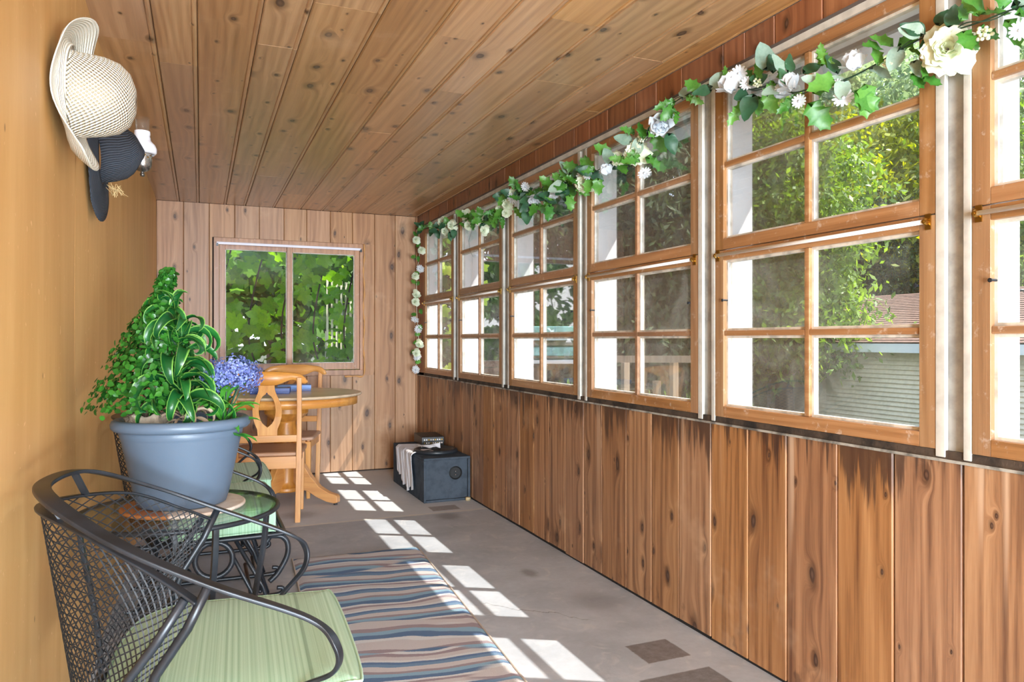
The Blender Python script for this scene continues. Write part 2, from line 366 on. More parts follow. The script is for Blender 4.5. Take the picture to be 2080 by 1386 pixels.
# ------------------------------------------------------------------ setting
XR, YB, ZC = 1.876, 6.78, 2.351
def XL(y): return -.337-.0059*(6.78-y)
Y0 = -4.2
floor = MB().box(-.8, 2.0, Y0-.1, 7.0, -.16, 0).obj('floor', M_conc, kind='structure')
# planks -------------------------------------------------------------
rnd = random.Random(3)
def vprof(a, b, t, side, bead=0, d=.0055):
    """plank profile: (across, depth) with chamfered edges; depth 0 is the visible face, side = sign of the backing"""
    p = [(a+.001, side*t), (a+.001, side*d), (a+d, 0)]
    if bead: p += [(b-bead-.004, 0), (b-bead-.0015, side*.004), (b-bead+.002, -side*.001), (b-bead/2, -side*.0022), (b-.0045, 0)]
    else: p += [(b-d, 0)]
    p += [(b-.001, side*d), (b-.001, side*t)]
    return p
# ceiling
ceiling = MB().box(-.6, 2.1, Y0-.1, 7.0, ZC+.02, ZC+.1).obj('ceiling', plain('ceiling_backing', (60, 40, 26), .9), kind='structure')
cs = [-.42, -.16, -.011, .201, .357, .595, .815, 1.007, 1.157, 1.363, 1.62, 1.779, 1.88]
joints = {0: [3.2, 5.0], 1: [2.35, 3.4], 2: [2.1, 5.1], 3: [3.05, 5.2], 4: [2.6, 5.5], 5: [3.5, 6.1], 6: [2.7, 4.1, 6.0], 7: [3.3, 5.0], 8: [2.4, 4.6, 5.9], 9: [3.0, 5.3], 10: [2.6, 4.4, 5.8], 11: [3.3, 5.0]}
for i in range(len(cs)-1):
    ys = [Y0, -1.6+.3*(i % 4)]+[.6+.3*(i % 3)]+joints[i]+[YB]
    for j in range(len(ys)-1):
        sg = rnd.uniform(-.0008, .0008)
        MB().prism([(p, q+ZC+sg) for p, q in vprof(cs[i], cs[i+1], .019, 1, bead=.018)], 1, ys[j]+.0005, ys[j+1]-.0005).obj('plank', M_ceil, ceiling, kind=None)
# back wall
wall_back = MB()
wall_back.box(-.6, .103, YB+.02, YB+.12, -.1, ZC+.1).box(1.365, 2.1, YB+.02, YB+.12, -.1, ZC+.1).box(.103, 1.365, YB+.02, YB+.12, -.1, .877).box(.103, 1.365, YB+.02, YB+.12, 2.068, ZC+.1)
wall_back = wall_back.obj('wall_back', plain('wall_backing', (54, 36, 24), .9), kind='structure')
bs = [-.337, -.131, .068, .270, .470, .675, .868, 1.074, 1.271, 1.474, 1.667, 1.864, 1.89]
WX0, WX1, WZ0, WZ1 = .103, 1.365, .877, 2.068
for i in range(len(bs)-1):
    a, b = bs[i], bs[i+1]
    def pk(a, b, z0, z1, ch=True):
        sg = rnd.uniform(-.001, .001)
        MB().prism([(p, q+YB+sg) for p, q in vprof(a, b, .02, 1)], 2, z0, z1).obj('plank', M_wall_b, wall_back)
    if b <= WX0 or a >= WX1: pk(a, b, .012, ZC-.002)
    else:
        pk(a, b, .012, WZ0-.002); pk(a, b, WZ1+.002, ZC-.002)
        if a < WX0: pk(a, WX0-.002, WZ0-.002, WZ1+.002)
        if b > WX1: pk(WX1+.002, b, WZ0-.002, WZ1+.002)
# right wall
ZS = .868; ZU = 2.235
wall_right = MB().box(XR+.02, 2.04, Y0, 7.0, -.1, ZS+.0).box(XR+.02, 2.04, Y0, 7.0, ZU-.03, ZC+.1).obj('wall_right', M_wext, kind='structure')
rs = [6.78, 6.57, 6.36, 6.14, 5.92, 5.70, 5.47, 5.24, 5.016, 4.80, 4.568, 4.353, 4.133, 3.923, 3.708, 3.495, 3.30, 3.064, 2.849, 2.64, 2.425, 2.208, 2.012, 1.789, 1.581, 1.366, 1.16, .95, .74, .5, .25, 0, -.25, -.5, -.8, -1.1, -1.4, -1.7, -2.0, -2.3, -2.6, -2.9, -3.2, -3.5, -3.8, Y0]
for i in range(len(rs)-1):
    b, a = rs[i], rs[i+1]; sg = rnd.uniform(-.0015, .0015)
    MB().prism([(q+XR+sg, p) for p, q in vprof(a, b, .02, 1)], 2, .014+rnd.uniform(-.004, .006), ZS+rnd.uniform(-.002, .002)).obj('plank', M_wall_r, wall_right)
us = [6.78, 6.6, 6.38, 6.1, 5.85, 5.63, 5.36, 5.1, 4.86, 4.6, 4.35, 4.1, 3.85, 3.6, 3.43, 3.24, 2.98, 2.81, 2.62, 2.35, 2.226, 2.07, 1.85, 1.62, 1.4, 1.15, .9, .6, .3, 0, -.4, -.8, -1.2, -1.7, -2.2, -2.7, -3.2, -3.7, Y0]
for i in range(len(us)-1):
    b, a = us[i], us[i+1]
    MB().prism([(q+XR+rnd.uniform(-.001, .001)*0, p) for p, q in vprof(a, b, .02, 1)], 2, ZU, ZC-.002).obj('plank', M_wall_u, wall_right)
MB().box(XR+.004, XR+.02, Y0, YB, 0, .016).obj('gap_shade_right', plain('floor_gap', (24, 20, 18), .95), kind='structure')  # dark strip: shade of the gap under the boards put in as colour
# left wall: four painted panels
wall_left = MB()
wall_left.add([(XL(Y0)-.02, Y0, -.1), (XL(Y0)-.02, Y0, ZC+.02), (XL(7)-.02, 7, ZC+.02), (XL(7)-.02, 7, -.1), (-.8, Y0, -.1), (-.8, Y0, ZC+.02), (-.8, 7, ZC+.02), (-.8, 7, -.1)],
              [(0, 1, 2, 3), (7, 6, 5, 4), (0, 4, 5, 1), (3, 2, 6, 7), (1, 5, 6, 2), (0, 3, 7, 4)])
wall_left = wall_left.obj('wall_left', M_orange, kind='structure')
ps = [Y0, -2.7, -1.35, .0, 1.33, 2.68, 4.05, 5.40, YB]
for i in range(len(ps)-1):
    a, b = ps[i], ps[i+1]; m = MB(); g = .0022
    rows = []
    nseg = 24
    for k in range(nseg+1):
        z = 0+ZC*k/nseg; row = []
        for j in range(13):
            y = a+g+(b-a-2*g)*j/12
            bow = .004*math.sin(PI*j/12)*math.sin(z*2.2+i)+.003*math.sin(y*5+z*3)
            row.append((XL(y)+bow, y, z))
        rows.append(row)
    m.grid([[tuple(p) for p in r][::-1] for r in rows])
    m.box(XL(a)-.02, XL(a)-.004, a+g, b-g, 0, ZC)
    m.obj('wall_panel', M_orange, wall_left, smooth=True)
# wall behind the camera, with a door
MB().box(-.8, .3, Y0-.1, Y0, -.1, ZC+.1).box(1.2, 2.1, Y0-.1, Y0, -.1, ZC+.1).box(.3, 1.2, Y0-.1, Y0, 2.02, ZC+.1).obj('wall_front', M_orange, kind='structure')
dr = MB().box(.3, 1.2, Y0-.08, Y0-.04, 0, 2.02).obj('door_1', M_white, kind='structure')
MB().lathe([(.0, 0), (.02, .01), (.028, .03), (.02, .05), (.0, .055)], 16, (0, 0, 0), 1).xf(Matrix.Translation((.38, Y0-.04, 1.0))).obj('door_knob', M_brass, dr, smooth=True)

# ------------------------------------------------------------------ windows of the right wall
bays = [(6.549, 5.693), (5.569, 4.646), (4.525, 3.556), (3.451, 2.505), (2.395, 1.443), (1.337, .385), (.28, -.67)]
Z_T, Z_B = 2.205, .898
def sash(parent, name, y0, y1, z0, z1, zg0, zg1, lab=None):
    """y0 < y1; a 2x2 light sash whose glass runs zg0..zg1"""
    st = .05; xi, xo = XR-.004, XR+.016
    f = MB()
    for a, b in ((y0, y0+st), (y1-st, y1)): f.box(xi, xo, a, b, z0, z1)
    o = f.obj(name, M_sash, parent, bevel=.0015, seg=1)
    MB().box(xi, xo, y0+st, y1-st, z0, zg0).box(xi, xo, y0+st, y1-st, zg1, z1).obj('rail', M_rail, o, bevel=.0015, seg=1)
    ym, zm = (y0+y1)/2, (zg0+zg1)/2
    MB().box(xi+.004, xo, ym-.011, ym+.011, zg0, zg1).box(xi+.004, xo, y0+st, ym-.011, zm-.010, zm+.010).box(xi+.004, xo, ym+.011, y1-st, zm-.010, zm+.010).obj('muntin', M_rail, o, bevel=.002, seg=1)
    p = MB(); e = .009; xa, xb = xo-.004, xo+.016
    for a, b in ((y0+st, ym-.011), (ym+.011, y1-st)):
        for c, d in ((zg0, zm-.01), (zm+.01, zg1)):
            p.box(xa, xb, a, a+e, c, d).box(xa, xb, b-e, b, c, d).box(xa, xb, a+e, b-e, c, c+e).box(xa, xb, a+e, b-e, d-e, d)
    p.obj('putty_bead', M_putty, o)
    for a, b in ((y0+st, ym-.011), (ym+.011, y1-st)):
        for c, d in ((zg0, zm-.01), (zm+.01, zg1)):
            MB().box(xo+.001, xo+.003, a+.002, b-.002, c+.002, d-.002).obj('pane', M_glass, o)
    return o
for i, (y1, y0) in enumerate(bays):
    w = empty('window_%d' % (i+1), kind='structure')
    sash(w, 'upper_sash', y0, y1, 1.549, Z_T, 1.592, 2.165)
    sash(w, 'lower_sash', y0, y1, Z_B, 1.546, .941, 1.508)
    yy0, yy1 = y0+.02, y1-.02; xr_, zr_ = XR-.016, 1.528
    r = MB().tube([(xr_, yy0, zr_), (xr_, yy1, zr_)], .0065, 8).obj('curtain_rod', M_rod, w, smooth=True)
    for yv in (yy0, yy1):
        MB().box(XR-.008, XR-.004, yv-.009, yv+.009, zr_-.022, zr_+.022).tube([(XR-.006, yv, zr_), (xr_-.009, yv, zr_)], .006, 8).lathe([(.0, 0), (.010, .002), (.011, .006), (.0, .010)], 10, (xr_, yv-.005, zr_), 1).obj('rod_bracket', M_brass, r)
    for k, (yv, zv) in enumerate(((y1-.055, 1.352), (y0+.055, 1.352))):
        MB().tube([(XR+.02, yv, zv), (XR-.012, yv, zv+.001)], .0035, 6).lathe([(.0, 0), (.006, .001), (.006, .003), (0, .004)], 8, (XR-.015, yv, zv), 0).obj('sash_pin', M_iron, w)
# posts between the windows
n = 0
edges = [YB]+[v for b in bays for v in b]+[Y0]
for i in range(0, len(edges)-1, 2):
    hi, lo = edges[i], edges[i+1]; n += 1
    m = MB().box(XR+.010, XR+.03, lo, hi, ZS, ZU)
    o = m.obj('trim_%d' % n, M_grey, kind='structure')
    if .05 < hi-lo < .2:
        MB().box(XR-.005, XR+.010, lo+.001, lo+.024, ZS+.01, ZU).obj('stop_strip', M_white, o, bevel=.002, seg=1)
        MB().box(XR-.005, XR+.010, hi-.030, hi-.001, ZS+.01, ZU).obj('stop_strip', M_white, o, bevel=.002, seg=1)
    elif hi-lo >= .2:
        if 1: MB().box(XR-.002, XR+.01, lo, hi, ZS, ZU).obj('stop_board', M_wall_u, o)
    MB().box(XR+.03, 2.045, lo-.012, hi+.012, ZS-.1, ZU).obj('outer_jamb', M_wext, o)
# head strip, sill, header soffit, eave
o = MB().box(XR-.012, XR+.012, Y0, YB, Z_T+.001, ZU-.005).obj('trim_20', M_white, kind='structure')
MB().box(XR-.014, XR+.012, Y0, YB, ZU-.0045, ZU+.006).obj('grey_strip', plain('dark_grey_strip', (92, 84, 80), .8), o)  # dark grey strip between the frieze boards and the white head strip
o = MB().box(XR-.002, XR+.04, Y0, YB, ZS+.004, Z_B-.001).obj('trim_21', M_dsill, kind='structure')
MB().box(XR-.006, XR+.01, Y0, YB, ZS-.002, ZS+.006).obj('ledge', plain('grimy_white', (170, 166, 156), .8, mott=.45), o)
MB().add([(XR+.04, Y0, .90), (XR+.04, 7, .90), (2.10, 7, .862), (2.10, Y0, .862), (XR+.04, Y0, .84), (XR+.04, 7, .84), (2.10, 7, .84), (2.10, Y0, .84)],
         [(0, 3, 2, 1), (4, 5, 6, 7), (0, 4, 7, 3), (1, 2, 6, 5), (3, 7, 6, 2), (0, 1, 5, 4)]).obj('trim_22', M_wext, kind='structure')
o = MB().box(2.04, 2.062, Y0-1, 7.6, 2.188, 2.232).obj('trim_23', plain('frieze_grey', (140, 140, 142), .8), kind='structure')
MB().add([(2.06, Y0-1, 2.235), (2.06, 7.6, 2.235), (2.36, 7.6, 2.262), (2.36, Y0-1, 2.262), (2.06, Y0-1, 2.42), (2.06, 7.6, 2.42), (2.36, 7.6, 2.36), (2.36, Y0-1, 2.36)],
         [(0, 1, 2, 3), (7, 6, 5, 4), (3, 2, 6, 7), (0, 3, 7, 4), (1, 5, 6, 2), (0, 4, 5, 1)]).obj('eave_soffit', M_soff, o)
roof = MB().box(-3.2, 2.45, Y0-1, 7.6, 2.46, 2.52).obj('roof', plain('porch_roof', (96, 74, 62), .9), kind='structure')
# ------------------------------------------------------------------ back window
wb = empty('window_20', kind='structure')
yf, yb_ = YB-.008, YB+.06
def bx(name, x0, x1, z0, z1, ya=None, yb=None, mat=None, par=None, bev=.0015):
    return MB().box(x0, x1, yf if ya is None else ya, yb_ if yb is None else yb, z0, z1).obj(name, mat or M_sashb, par or wb, bevel=bev, seg=1)
bx('frame_head', WX0, WX1, 2.026, WZ1); bx('frame_sill', WX0, WX1, WZ0, .925); bx('frame_jamb', WX0, .145, .925, 2.026); bx('frame_jamb', 1.338, WX1, .925, 2.026)
bx('frame_gap', WX0-.012, WX0, WZ0, WZ1, YB-.002, YB+.02, plain('dark_gap', (40, 28, 22), .9))
fs_ = bx('fixed_sash', .147, .735, .93, 2.02, YB+.02, YB+.05); fs_.data.materials[0] = M_sashb
D.objects.remove(fs_)
def bsash(nm, x0, x1, z0, z1, gx0, gx1, gz0, gz1, ya):
    m = MB(); yb2 = ya+.022
    m.box(x0, gx0, ya, yb2, z0, z1).box(gx1, x1, ya, yb2, z0, z1).box(gx0, gx1, ya, yb2, z0, gz0).box(gx0, gx1, ya, yb2, gz1, z1)
    o = m.obj(nm, M_sashb, wb, bevel=.002, seg=1)
    e = .006; p = MB().box(gx0, gx0+e, ya+.006, yb2, gz0, gz1).box(gx1-e, gx1, ya+.006, yb2, gz0, gz1).box(gx0, gx1, ya+.006, yb2, gz1-e, gz1).box(gx0, gx1, ya+.006, yb2, gz0, gz0+e)
    p.obj('putty_bead', M_putty, o)
    MB().box(gx0, gx1, ya+.012, ya+.015, gz0, gz1).obj('pane', M_glassb, o); return o
bsash('fixed_sash', .147, .74, .93, 2.022, .195, .70, .985, 1.975, YB+.028)
bsash('sliding_sash', .70, 1.336, .93, 2.022, .745, 1.288, .990, 1.968, YB+.002)
r = MB().box(.125, 1.345, YB-.020, YB-.010, 2.008, 2.030).obj('curtain_rod', plain('lavender_rod', (232, 228, 238), .4), wb, bevel=.003)
for xv in (.13, 1.345): MB().box(xv-.008, xv+.008, YB-.024, YB-.006, 1.995, 2.018).obj('rod_bracket', M_iron, r)
# foam filler bead round the right and lower edge
pts = spline([(1.374, YB-.004, 2.07)]+[(1.374+.006*math.sin(k*1.7), YB-.004, 2.07-k*.09) for k in range(1, 13)]+[(1.37, YB-.004, .87), (1.30, YB-.004, .868), (1.2, YB-.004, .866)], 4)
MB().tube(pts, [.007+.003*math.sin(i*1.3) for i in range(len(pts))], 6).obj('foam_bead', plain('foam_filler', (206, 152, 96), .8, bumpn=(90, .6, .004)), wb, smooth=True)

# ------------------------------------------------------------------ rug
def rugmat():
    N = NT('striped_rug'); X = N.obj()
    n = N.noise(N.comb(N.math('MULTIPLY', X[0], 1.3), N.math('MULTIPLY', X[1], 1.6), 3.0), 1, 2)
    y = N.math('MULTIPLY_ADD', n, .34, N.math('MULTIPLY_ADD', X[0], .10, X[1]))
    fz = N.noise(X[3], 230, 3, .7); y = N.math('MULTIPLY_ADD', fz, .012, y)
    n2 = N.noise(N.comb(N.math('MULTIPLY', X[0], 1.5), N.math('MULTIPLY', X[1], 2.2), 9.0), 1, 2)
    y2 = N.math('MULTIPLY_ADD', n2, .30, N.math('SUBTRACT', y, 0.0))
    be, bl, te, ma, wh, sky = s2l((236, 228, 226)), s2l((78, 124, 174)), s2l((152, 200, 224)), s2l((178, 156, 164)), s2l((250, 250, 250)), s2l((112, 156, 196))
    A = N.ramp(N.math('FRACT', N.math('MULTIPLY', y, 3.7)), (0, be), (.12, ma), (.2, wh), (.27, bl), (.40, te), (.52, ma), (.60, be), (.76, sky), (.86, bl), (.93, wh), interp='CONSTANT')
    B = N.ramp(N.math('FRACT', N.math('MULTIPLY', y2, 2.9)), (0, be), (.1, bl), (.18, te), (.28, ma), (.36, be), (.52, wh), (.58, bl), (.68, te), (.78, ma), (.88, be), interp='CONSTANT')
    k = N.noise(N.comb(N.math('MULTIPLY', X[0], .8), N.math('MULTIPLY', X[1], 3.0), 1.0), 1, 1)
    c = N.mix(N.sstep(k, .47, .50), A, B)
    c = N.mix(N.math('MULTIPLY', fz, .5), c, N.mix(.5, c, s2l((90, 84, 88))))
    return N.done(N.bsdf(c, .95, normal=N.bump(fz, .9, .012), spec=.1, sheen=.3))
P = [Vector((.46, 4.19)), Vector((1.155, 4.17)), Vector((.965, 1.0)), Vector((.30, 1.0))]
m = MB(); NU, NV = 24, 90; rows = []
for j in range(NV+1):
    v = j/NV; a = P[0].lerp(P[3], v); b = P[1].lerp(P[2], v); row = []
    for i in range(NU+1):
        u = i/NU; q = a.lerp(b, u); ed = min(u, 1-u)*.68; ed2 = min(v, 1-v)*3.1; e = min(ed, ed2, .02)/.02
        row.append((q.x, q.y, .003+.010*math.sqrt(min(1, e))+.0008*math.sin(i*7.3+j*3.1)))
    rows.append(row)
m.grid([r[::-1] for r in rows])
rug = m.obj('area_rug', rugmat(), smooth=True, label='long runner rug with wavy blue, teal, mauve and beige stripes on the concrete floor', cat='rug')
bd = [P[0], P[1], P[2], P[3]]
MB().tube([(p.x, p.y, .006) for p in spline([(q.x, q.y, 0) for q in (P[0], P[0].lerp(P[3], .25), P[0].lerp(P[3], .5), P[3], P[3].lerp(P[2], .5), P[2], P[2].lerp(P[1], .5), P[1], P[1].lerp(P[0], .5))], 3, True)] if False else
          [(q.x, q.y, .006) for q in [P[0].lerp(P[3], t/20) for t in range(21)]], .005, 6).obj('binding', plain('rug_binding', (190, 178, 168), .9), rug)
MB().tube([(q.x, q.y, .006) for q in [P[1].lerp(P[2], t/20) for t in range(21)]], .004, 6).obj('binding', plain('rug_binding_b', (190, 178, 168), .9), rug)

# ------------------------------------------------------------------ wrought iron barrel chairs
def mirror(C): return [(x, -y, z) for x, y, z in C]
RIM = [(.0, 0, .892), (.049, .182, .883), (.185, .295, .813), (.338, .335, .737), (.52, .343, .652), (.57, .371, .60), (.565, .355, .545), (.499, .289, .493), (.47, .27, .43)]
HOOP = [(-.01, 0, .843), (.123, .223, .818), (.253, .305, .749), (.318, .345, .708)]
BASE = [(.055, 0, .43), (.10, .16, .43), (.135, .25, .43), (.165, .30, .43)]
def full(C, n): return spline(mirror(C[::-1])[:-1]+C, n)
def band(m, path, w, th, ctr):
    """flat iron strip lying level at its middle, its side vector carried along the path"""
    M = len(path); S_ = [None]*M; mid = M//2
    def dr(i): return (path[min(i+1, M-1)]-path[max(i-1, 0)]).normalized()
    s0 = dr(mid).cross(Vector((0, 0, 1))); s0 = s0.normalized() if s0.length > .05 else Vector((1, 0, 0))
    if (path[mid]-ctr).dot(s0) < 0: s0 = -s0
    for rng in (range(mid, M), range(mid, -1, -1)):
        s_ = s0.copy()
        for i in rng:
            d = dr(i); lv = d.cross(Vector((0, 0, 1)))
            s_ = s_-d*s_.dot(d); s_.normalize()
            if lv.length > .6:
                lv.normalize(); lv = lv if lv.dot(s_) > 0 else -lv
                s_ = (s_*.7+lv*.3).normalized()
            S_[i] = s_.copy()
    vs = []; fs = []
    for i, p in enumerate(path):
        d = dr(i); s_ = S_[i]; up = s_.cross(d).normalized(); hw = w[i]/2
        vs += [p-s_*hw-up*th/2, p+s_*hw-up*th/2, p+s_*hw+up*th/2, p-s_*hw+up*th/2]
    for i in range(M-1):
        fs += [(i*4+k, i*4+(k+1) % 4, i*4+4+(k+1) % 4, i*4+4+k) for k in range(4)]
    fs += [(3, 2, 1, 0), tuple((M-1)*4+k for k in range(4))]
    m.add(vs, fs)
def barrel_chair(name, loc, rz, label, glider=False):
    t = empty(name, loc, rz, label=label, cat='chair', group='black wrought iron barrel chairs along the orange wall')
    ctr = Vector((.3, 0, .8))
    P = full(RIM, 10); n = len(P); m = MB()
    w = [.014+.020*max(0, min(1, (1-abs(i/(n-1)-.5)*2-.18)*1.55)) for i in range(n)]
    band(m, P, w, .009, ctr); m.obj('arm_rim', M_iron, t, bevel=.0025, seg=2)
    P = full(HOOP, 10); m = MB(); band(m, P, [.020]*len(P), .007, ctr); m.obj('back_hoop', M_iron, t, bevel=.002, seg=1)
    H = full(HOOP, 24); B = full(BASE, 24); nh = len(H)-1
    def S(u, v):
        x = max(0, min(1, u))*nh; i = min(int(x), nh-1); f = x-i
        a = H[i].lerp(H[i+1], f); b = B[i].lerp(B[i+1], f); return a.lerp(b, v)+Vector((-.012*math.sin(v*PI), 0, 0))*0
    m = MB(); cols, rows_ = 34, 18
    for sg in (1, -1):
        for i in range(-rows_, cols+rows_+1):
            pts = []
            for j in range(2*rows_+1):
                u = (i+sg*j/2)/cols; v = j/(2*rows_)
                if 0 <= u <= 1: pts.append(S(u, v)+Vector((0, 0, .0)))
            if len(pts) > 2: m.tube(pts, .0016, 3)
    m.obj('mesh_back', M_steel, t, kind='stuff')
    for sd in (1, -1):
        q = [(.335, sd*.345, .735), (.30, sd*.338, .66), (.245, sd*.325, .575), (.20, sd*.31, .43)]
        MB().tube(q, .0092, 8).obj('upright', M_iron, t, smooth=True)
        MB().tube([(.295, sd*.338, .715), (.245, sd*.330, .635), (.19, sd*.318, .56), (.150, sd*.30, .43)], .0088, 8).obj('upright', M_iron, t, smooth=True)
        MB().bar((.030, sd*.135, .886), (.055, sd*.125, .836), .008, .014).obj('strut', M_iron, t)
    # seat frame
    fr = spline([(.10, 0, .43), (.13, .2, .43), (.19, .30, .43), (.42, .30, .43), (.60, .285, .43), (.62, .25, .43), (.62, 0, .43), (.62, -.25, .43), (.60, -.285, .43), (.42, -.30, .43), (.19, -.30, .43), (.13, -.2, .43)], 5, True)
    MB().tube(fr, .009, 8, True).obj('seat_frame', M_iron, t, smooth=True)
    m = MB()
    for k in range(26):
        x = .14+k*.0185; m.tube([(x, -.29, .432), (x, .29, .432)], .0018, 4)
    for k in range(28):
        y = -.285+k*.021; m.tube([(.13, y, .430), (.61, y, .430)], .0018, 4)
    m.obj('seat_mesh', M_steel, t, kind='stuff')
    if not glider:
        for sx, sy in ((.50, 1), (.50, -1), (.18, 1), (.18, -1)):
            MB().tube([(sx, sy*.27, .43), (sx+(.02 if sx > .3 else -.02), sy*.28, .22), (sx+(.05 if sx > .3 else -.06), sy*.29, .012)], .009, 8).lathe([(.0, 0), (.016, .002), (.016, .010), (0, .014)], 10, (sx+(.05 if sx > .3 else -.06), sy*.29, 0)).obj('leg', M_iron, t, smooth=True)
    else:
        for sd in (1, -1):
            y = sd*.255
            rg = [(.36+.068*math.cos(a), y, .345+.068*math.sin(a)) for a in [2*PI*k/28 for k in range(28)]]
            MB().tube(rg, .011, 8, True).obj('ring', M_iron, t, smooth=True)
            g = MB().tube(spline([(.08, y, .415), (.3, y, .418), (.56, y, .418), (.625, y, .40), (.635, y, .34), (.60, y, .27), (.565, y, .235)], 8), [.011]*49, 8)
            g.obj('side_scroll', M_iron, t, smooth=True)
            MB().tube([(.40, y, .41), (.50, y, .20), (.60, y, .025)], .008, 8).tube([(.44, y, .41), (.54, y, .22), (.60, y, .025)], .008, 8).tube([(.10, y, .41), (.12, y, .2), (.06, y, .02)], .009, 8).tube([(.30, y, .41), (.20, y, .2), (.06, y, .02)], .008, 8).obj('side_brace', M_iron, t, smooth=True)
            MB().tube(spline([(-.0, y, .02), (.06, y, .012), (.3, y, .014), (.60, y, .012), (.66, y, .02), (.665, y, .04), (.64, y, .045)], 6), .010, 8).obj('runner', M_iron, t, smooth=True)
        for cx, cz in ((.53, .2), (.13, .2), (.50, .17)): MB().tube([(cx, -.255, cz), (cx, .255, cz)], .008, 8).obj('cross_bar', M_iron, t, smooth=True)
        for k, (sx, sy) in enumerate(((.24, 1), (.24, -1))):
            MB().tube([(sx+.035*math.cos(a), sy*.16+.035*math.sin(a), .28+.012*a/2) for a in [k2*PI/6 for k2 in range(40)]], .005, 6).obj('spring', M_iron, t, smooth=True)
    return t
def cushmat(name, ax):
    N = NT(name); X = N.obj(); a = X[ax]
    n1 = N.noise(N.comb(N.math('MULTIPLY', a, 150), 0.0, 0.0), 1, 2); n2 = N.noise(N.comb(N.math('MULTIPLY', a, 42), 0.0, 5.0), 1, 1)
    c = N.ramp(n1, (.35, s2l((144, 186, 150))), (.6, s2l((178, 214, 186))))
    c = N.mix(N.math('MULTIPLY', N.sstep(n2, .60, .66), .75), c, s2l((112, 150, 116)))
    c = N.mix(N.math('MULTIPLY', N.sstep(n2, .33, .29), .5), c, s2l((200, 228, 184)))
    w = N.noise(X[3], 420, 2)
    return N.done(N.bsdf(c, .85, normal=N.bump(w, .5, .002), spec=.25, sheen=.2))
M_cush = cushmat('green_striped_fabric', 0)
def cushion(name, loc, rz, outline, z0, z1, label):
    O = spline([(x, y, 0) for x, y in outline], 5, True); n = len(O); c = sum(O, Vector())/n; rows = []
    h = z1-z0
    for ins, f in ((.05, .0), (.012, .02), (.0, .22), (-.004, .5), (.0, .78), (.010, .95), (.03, 1.0), (.08, 1.03), (.2, 1.09), (.5, 1.12), (.98, 1.13)):
        rows.append([tuple((O[i]+(c-O[i])*ins)+Vector((0, 0, z0+h*f))) for i in range(n)])
    m = MB(); m.grid(rows, True); m.add([c+Vector((0, 0, z0+h*1.13))], []); k = len(m.v)-1
    m.f += [((len(rows)-1)*n+i, (len(rows)-1)*n+(i+1) % n, k) for i in range(n)]; m.f.append(tuple(range(n-1, -1, -1)))
    e = m.obj(name, M_cush, None, smooth=True, label=label, cat='cushion', group='green seat cushions')
    e.location = loc; e.rotation_euler = (0, 0, rz)
    for f in (.04, .92):
        MB().tube([O[i]+(c-O[i])*-.004+Vector((0, 0, z0+h*f)) for i in range(n)], .0035, 6, True).obj('piping', M_cush, e, smooth=True)
    return e
LA, RA = (-.307, 1.865, 0), -.045
CO = [(.13, .0), (.15, .20), (.20, .285), (.27, .315), (.45, .305), (.60, .292), (.632, .27), (.640, .0), (.632, -.27), (.60, -.292), (.45, -.305), (.27, -.315), (.20, -.285), (.15, -.20)]
barrel_chair('iron_chair', LA, RA, 'black wrought iron barrel chair nearest the camera, at lower left')
cushion('seat_cushion', LA, RA, CO, .443, .497, 'green striped seat cushion on the nearest iron chair')
LB = (-.312, 3.36, 0)
barrel_chair('iron_glider_chair', LB, 0, 'black iron barrel chair on a spring glider base behind the glass side table', True)
CB = [(x*.93, y) for x, y in CO]
cushion('seat_cushion', LB, 0, CB, .443, .54, 'green striped seat cushion on the glider chair behind the side table')
LCc = (-.305, 4.20, 0)
barrel_chair('iron_chair', LCc, 0, 'black wrought iron barrel chair farthest back, beside the dining table', True)
cushion('seat_cushion', LCc, 0, CO, .443, .50, 'green striped seat cushion farthest back, nearest the dining table')

# ------------------------------------------------------------------ glass side table
TC = Vector((-.058, 2.515)); TR = .288; TZ = .68
t = empty('side_table', (TC.x, TC.y, 0), label='round glass topped side table with black iron frame holding the big planter', cat='table')
MB().tube([(TR*math.cos(a), TR*math.sin(a), TZ-.008) for a in [2*PI*k/72 for k in range(72)]], .0075, 8, True).obj('rim', M_iron, t, smooth=True)
MB().lathe([(.0, TZ-.006), (TR-.004, TZ-.006), (TR-.002, TZ-.003), (TR-.004, TZ), (.0, TZ)], 64, cap=False).obj('glass_top', M_tglass, t, smooth=False)
for a in (-70, -32, 95, 170):
    c_, s_ = math.cos(math.radians(a)), math.sin(math.radians(a))
    path = spline([(TR*.99*k*c_, TR*.99*k*s_, z) for k, z in ((1, TZ-.012), (.97, .58), (.88, .44), (.80, .28), (.80, .14), (.92, .008))], 6)
    m = MB(); band(m, path, [.016]*len(path), .013, Vector((0, 0, .3))); m.obj('leg', M_iron, t, bevel=.001, seg=1)
MB().tube([(TR*.78*math.cos(a), TR*.78*math.sin(a), .20) for a in [2*PI*k/48 for k in range(48)]], .006, 8, True).obj('lower_ring', M_iron, t, smooth=True)
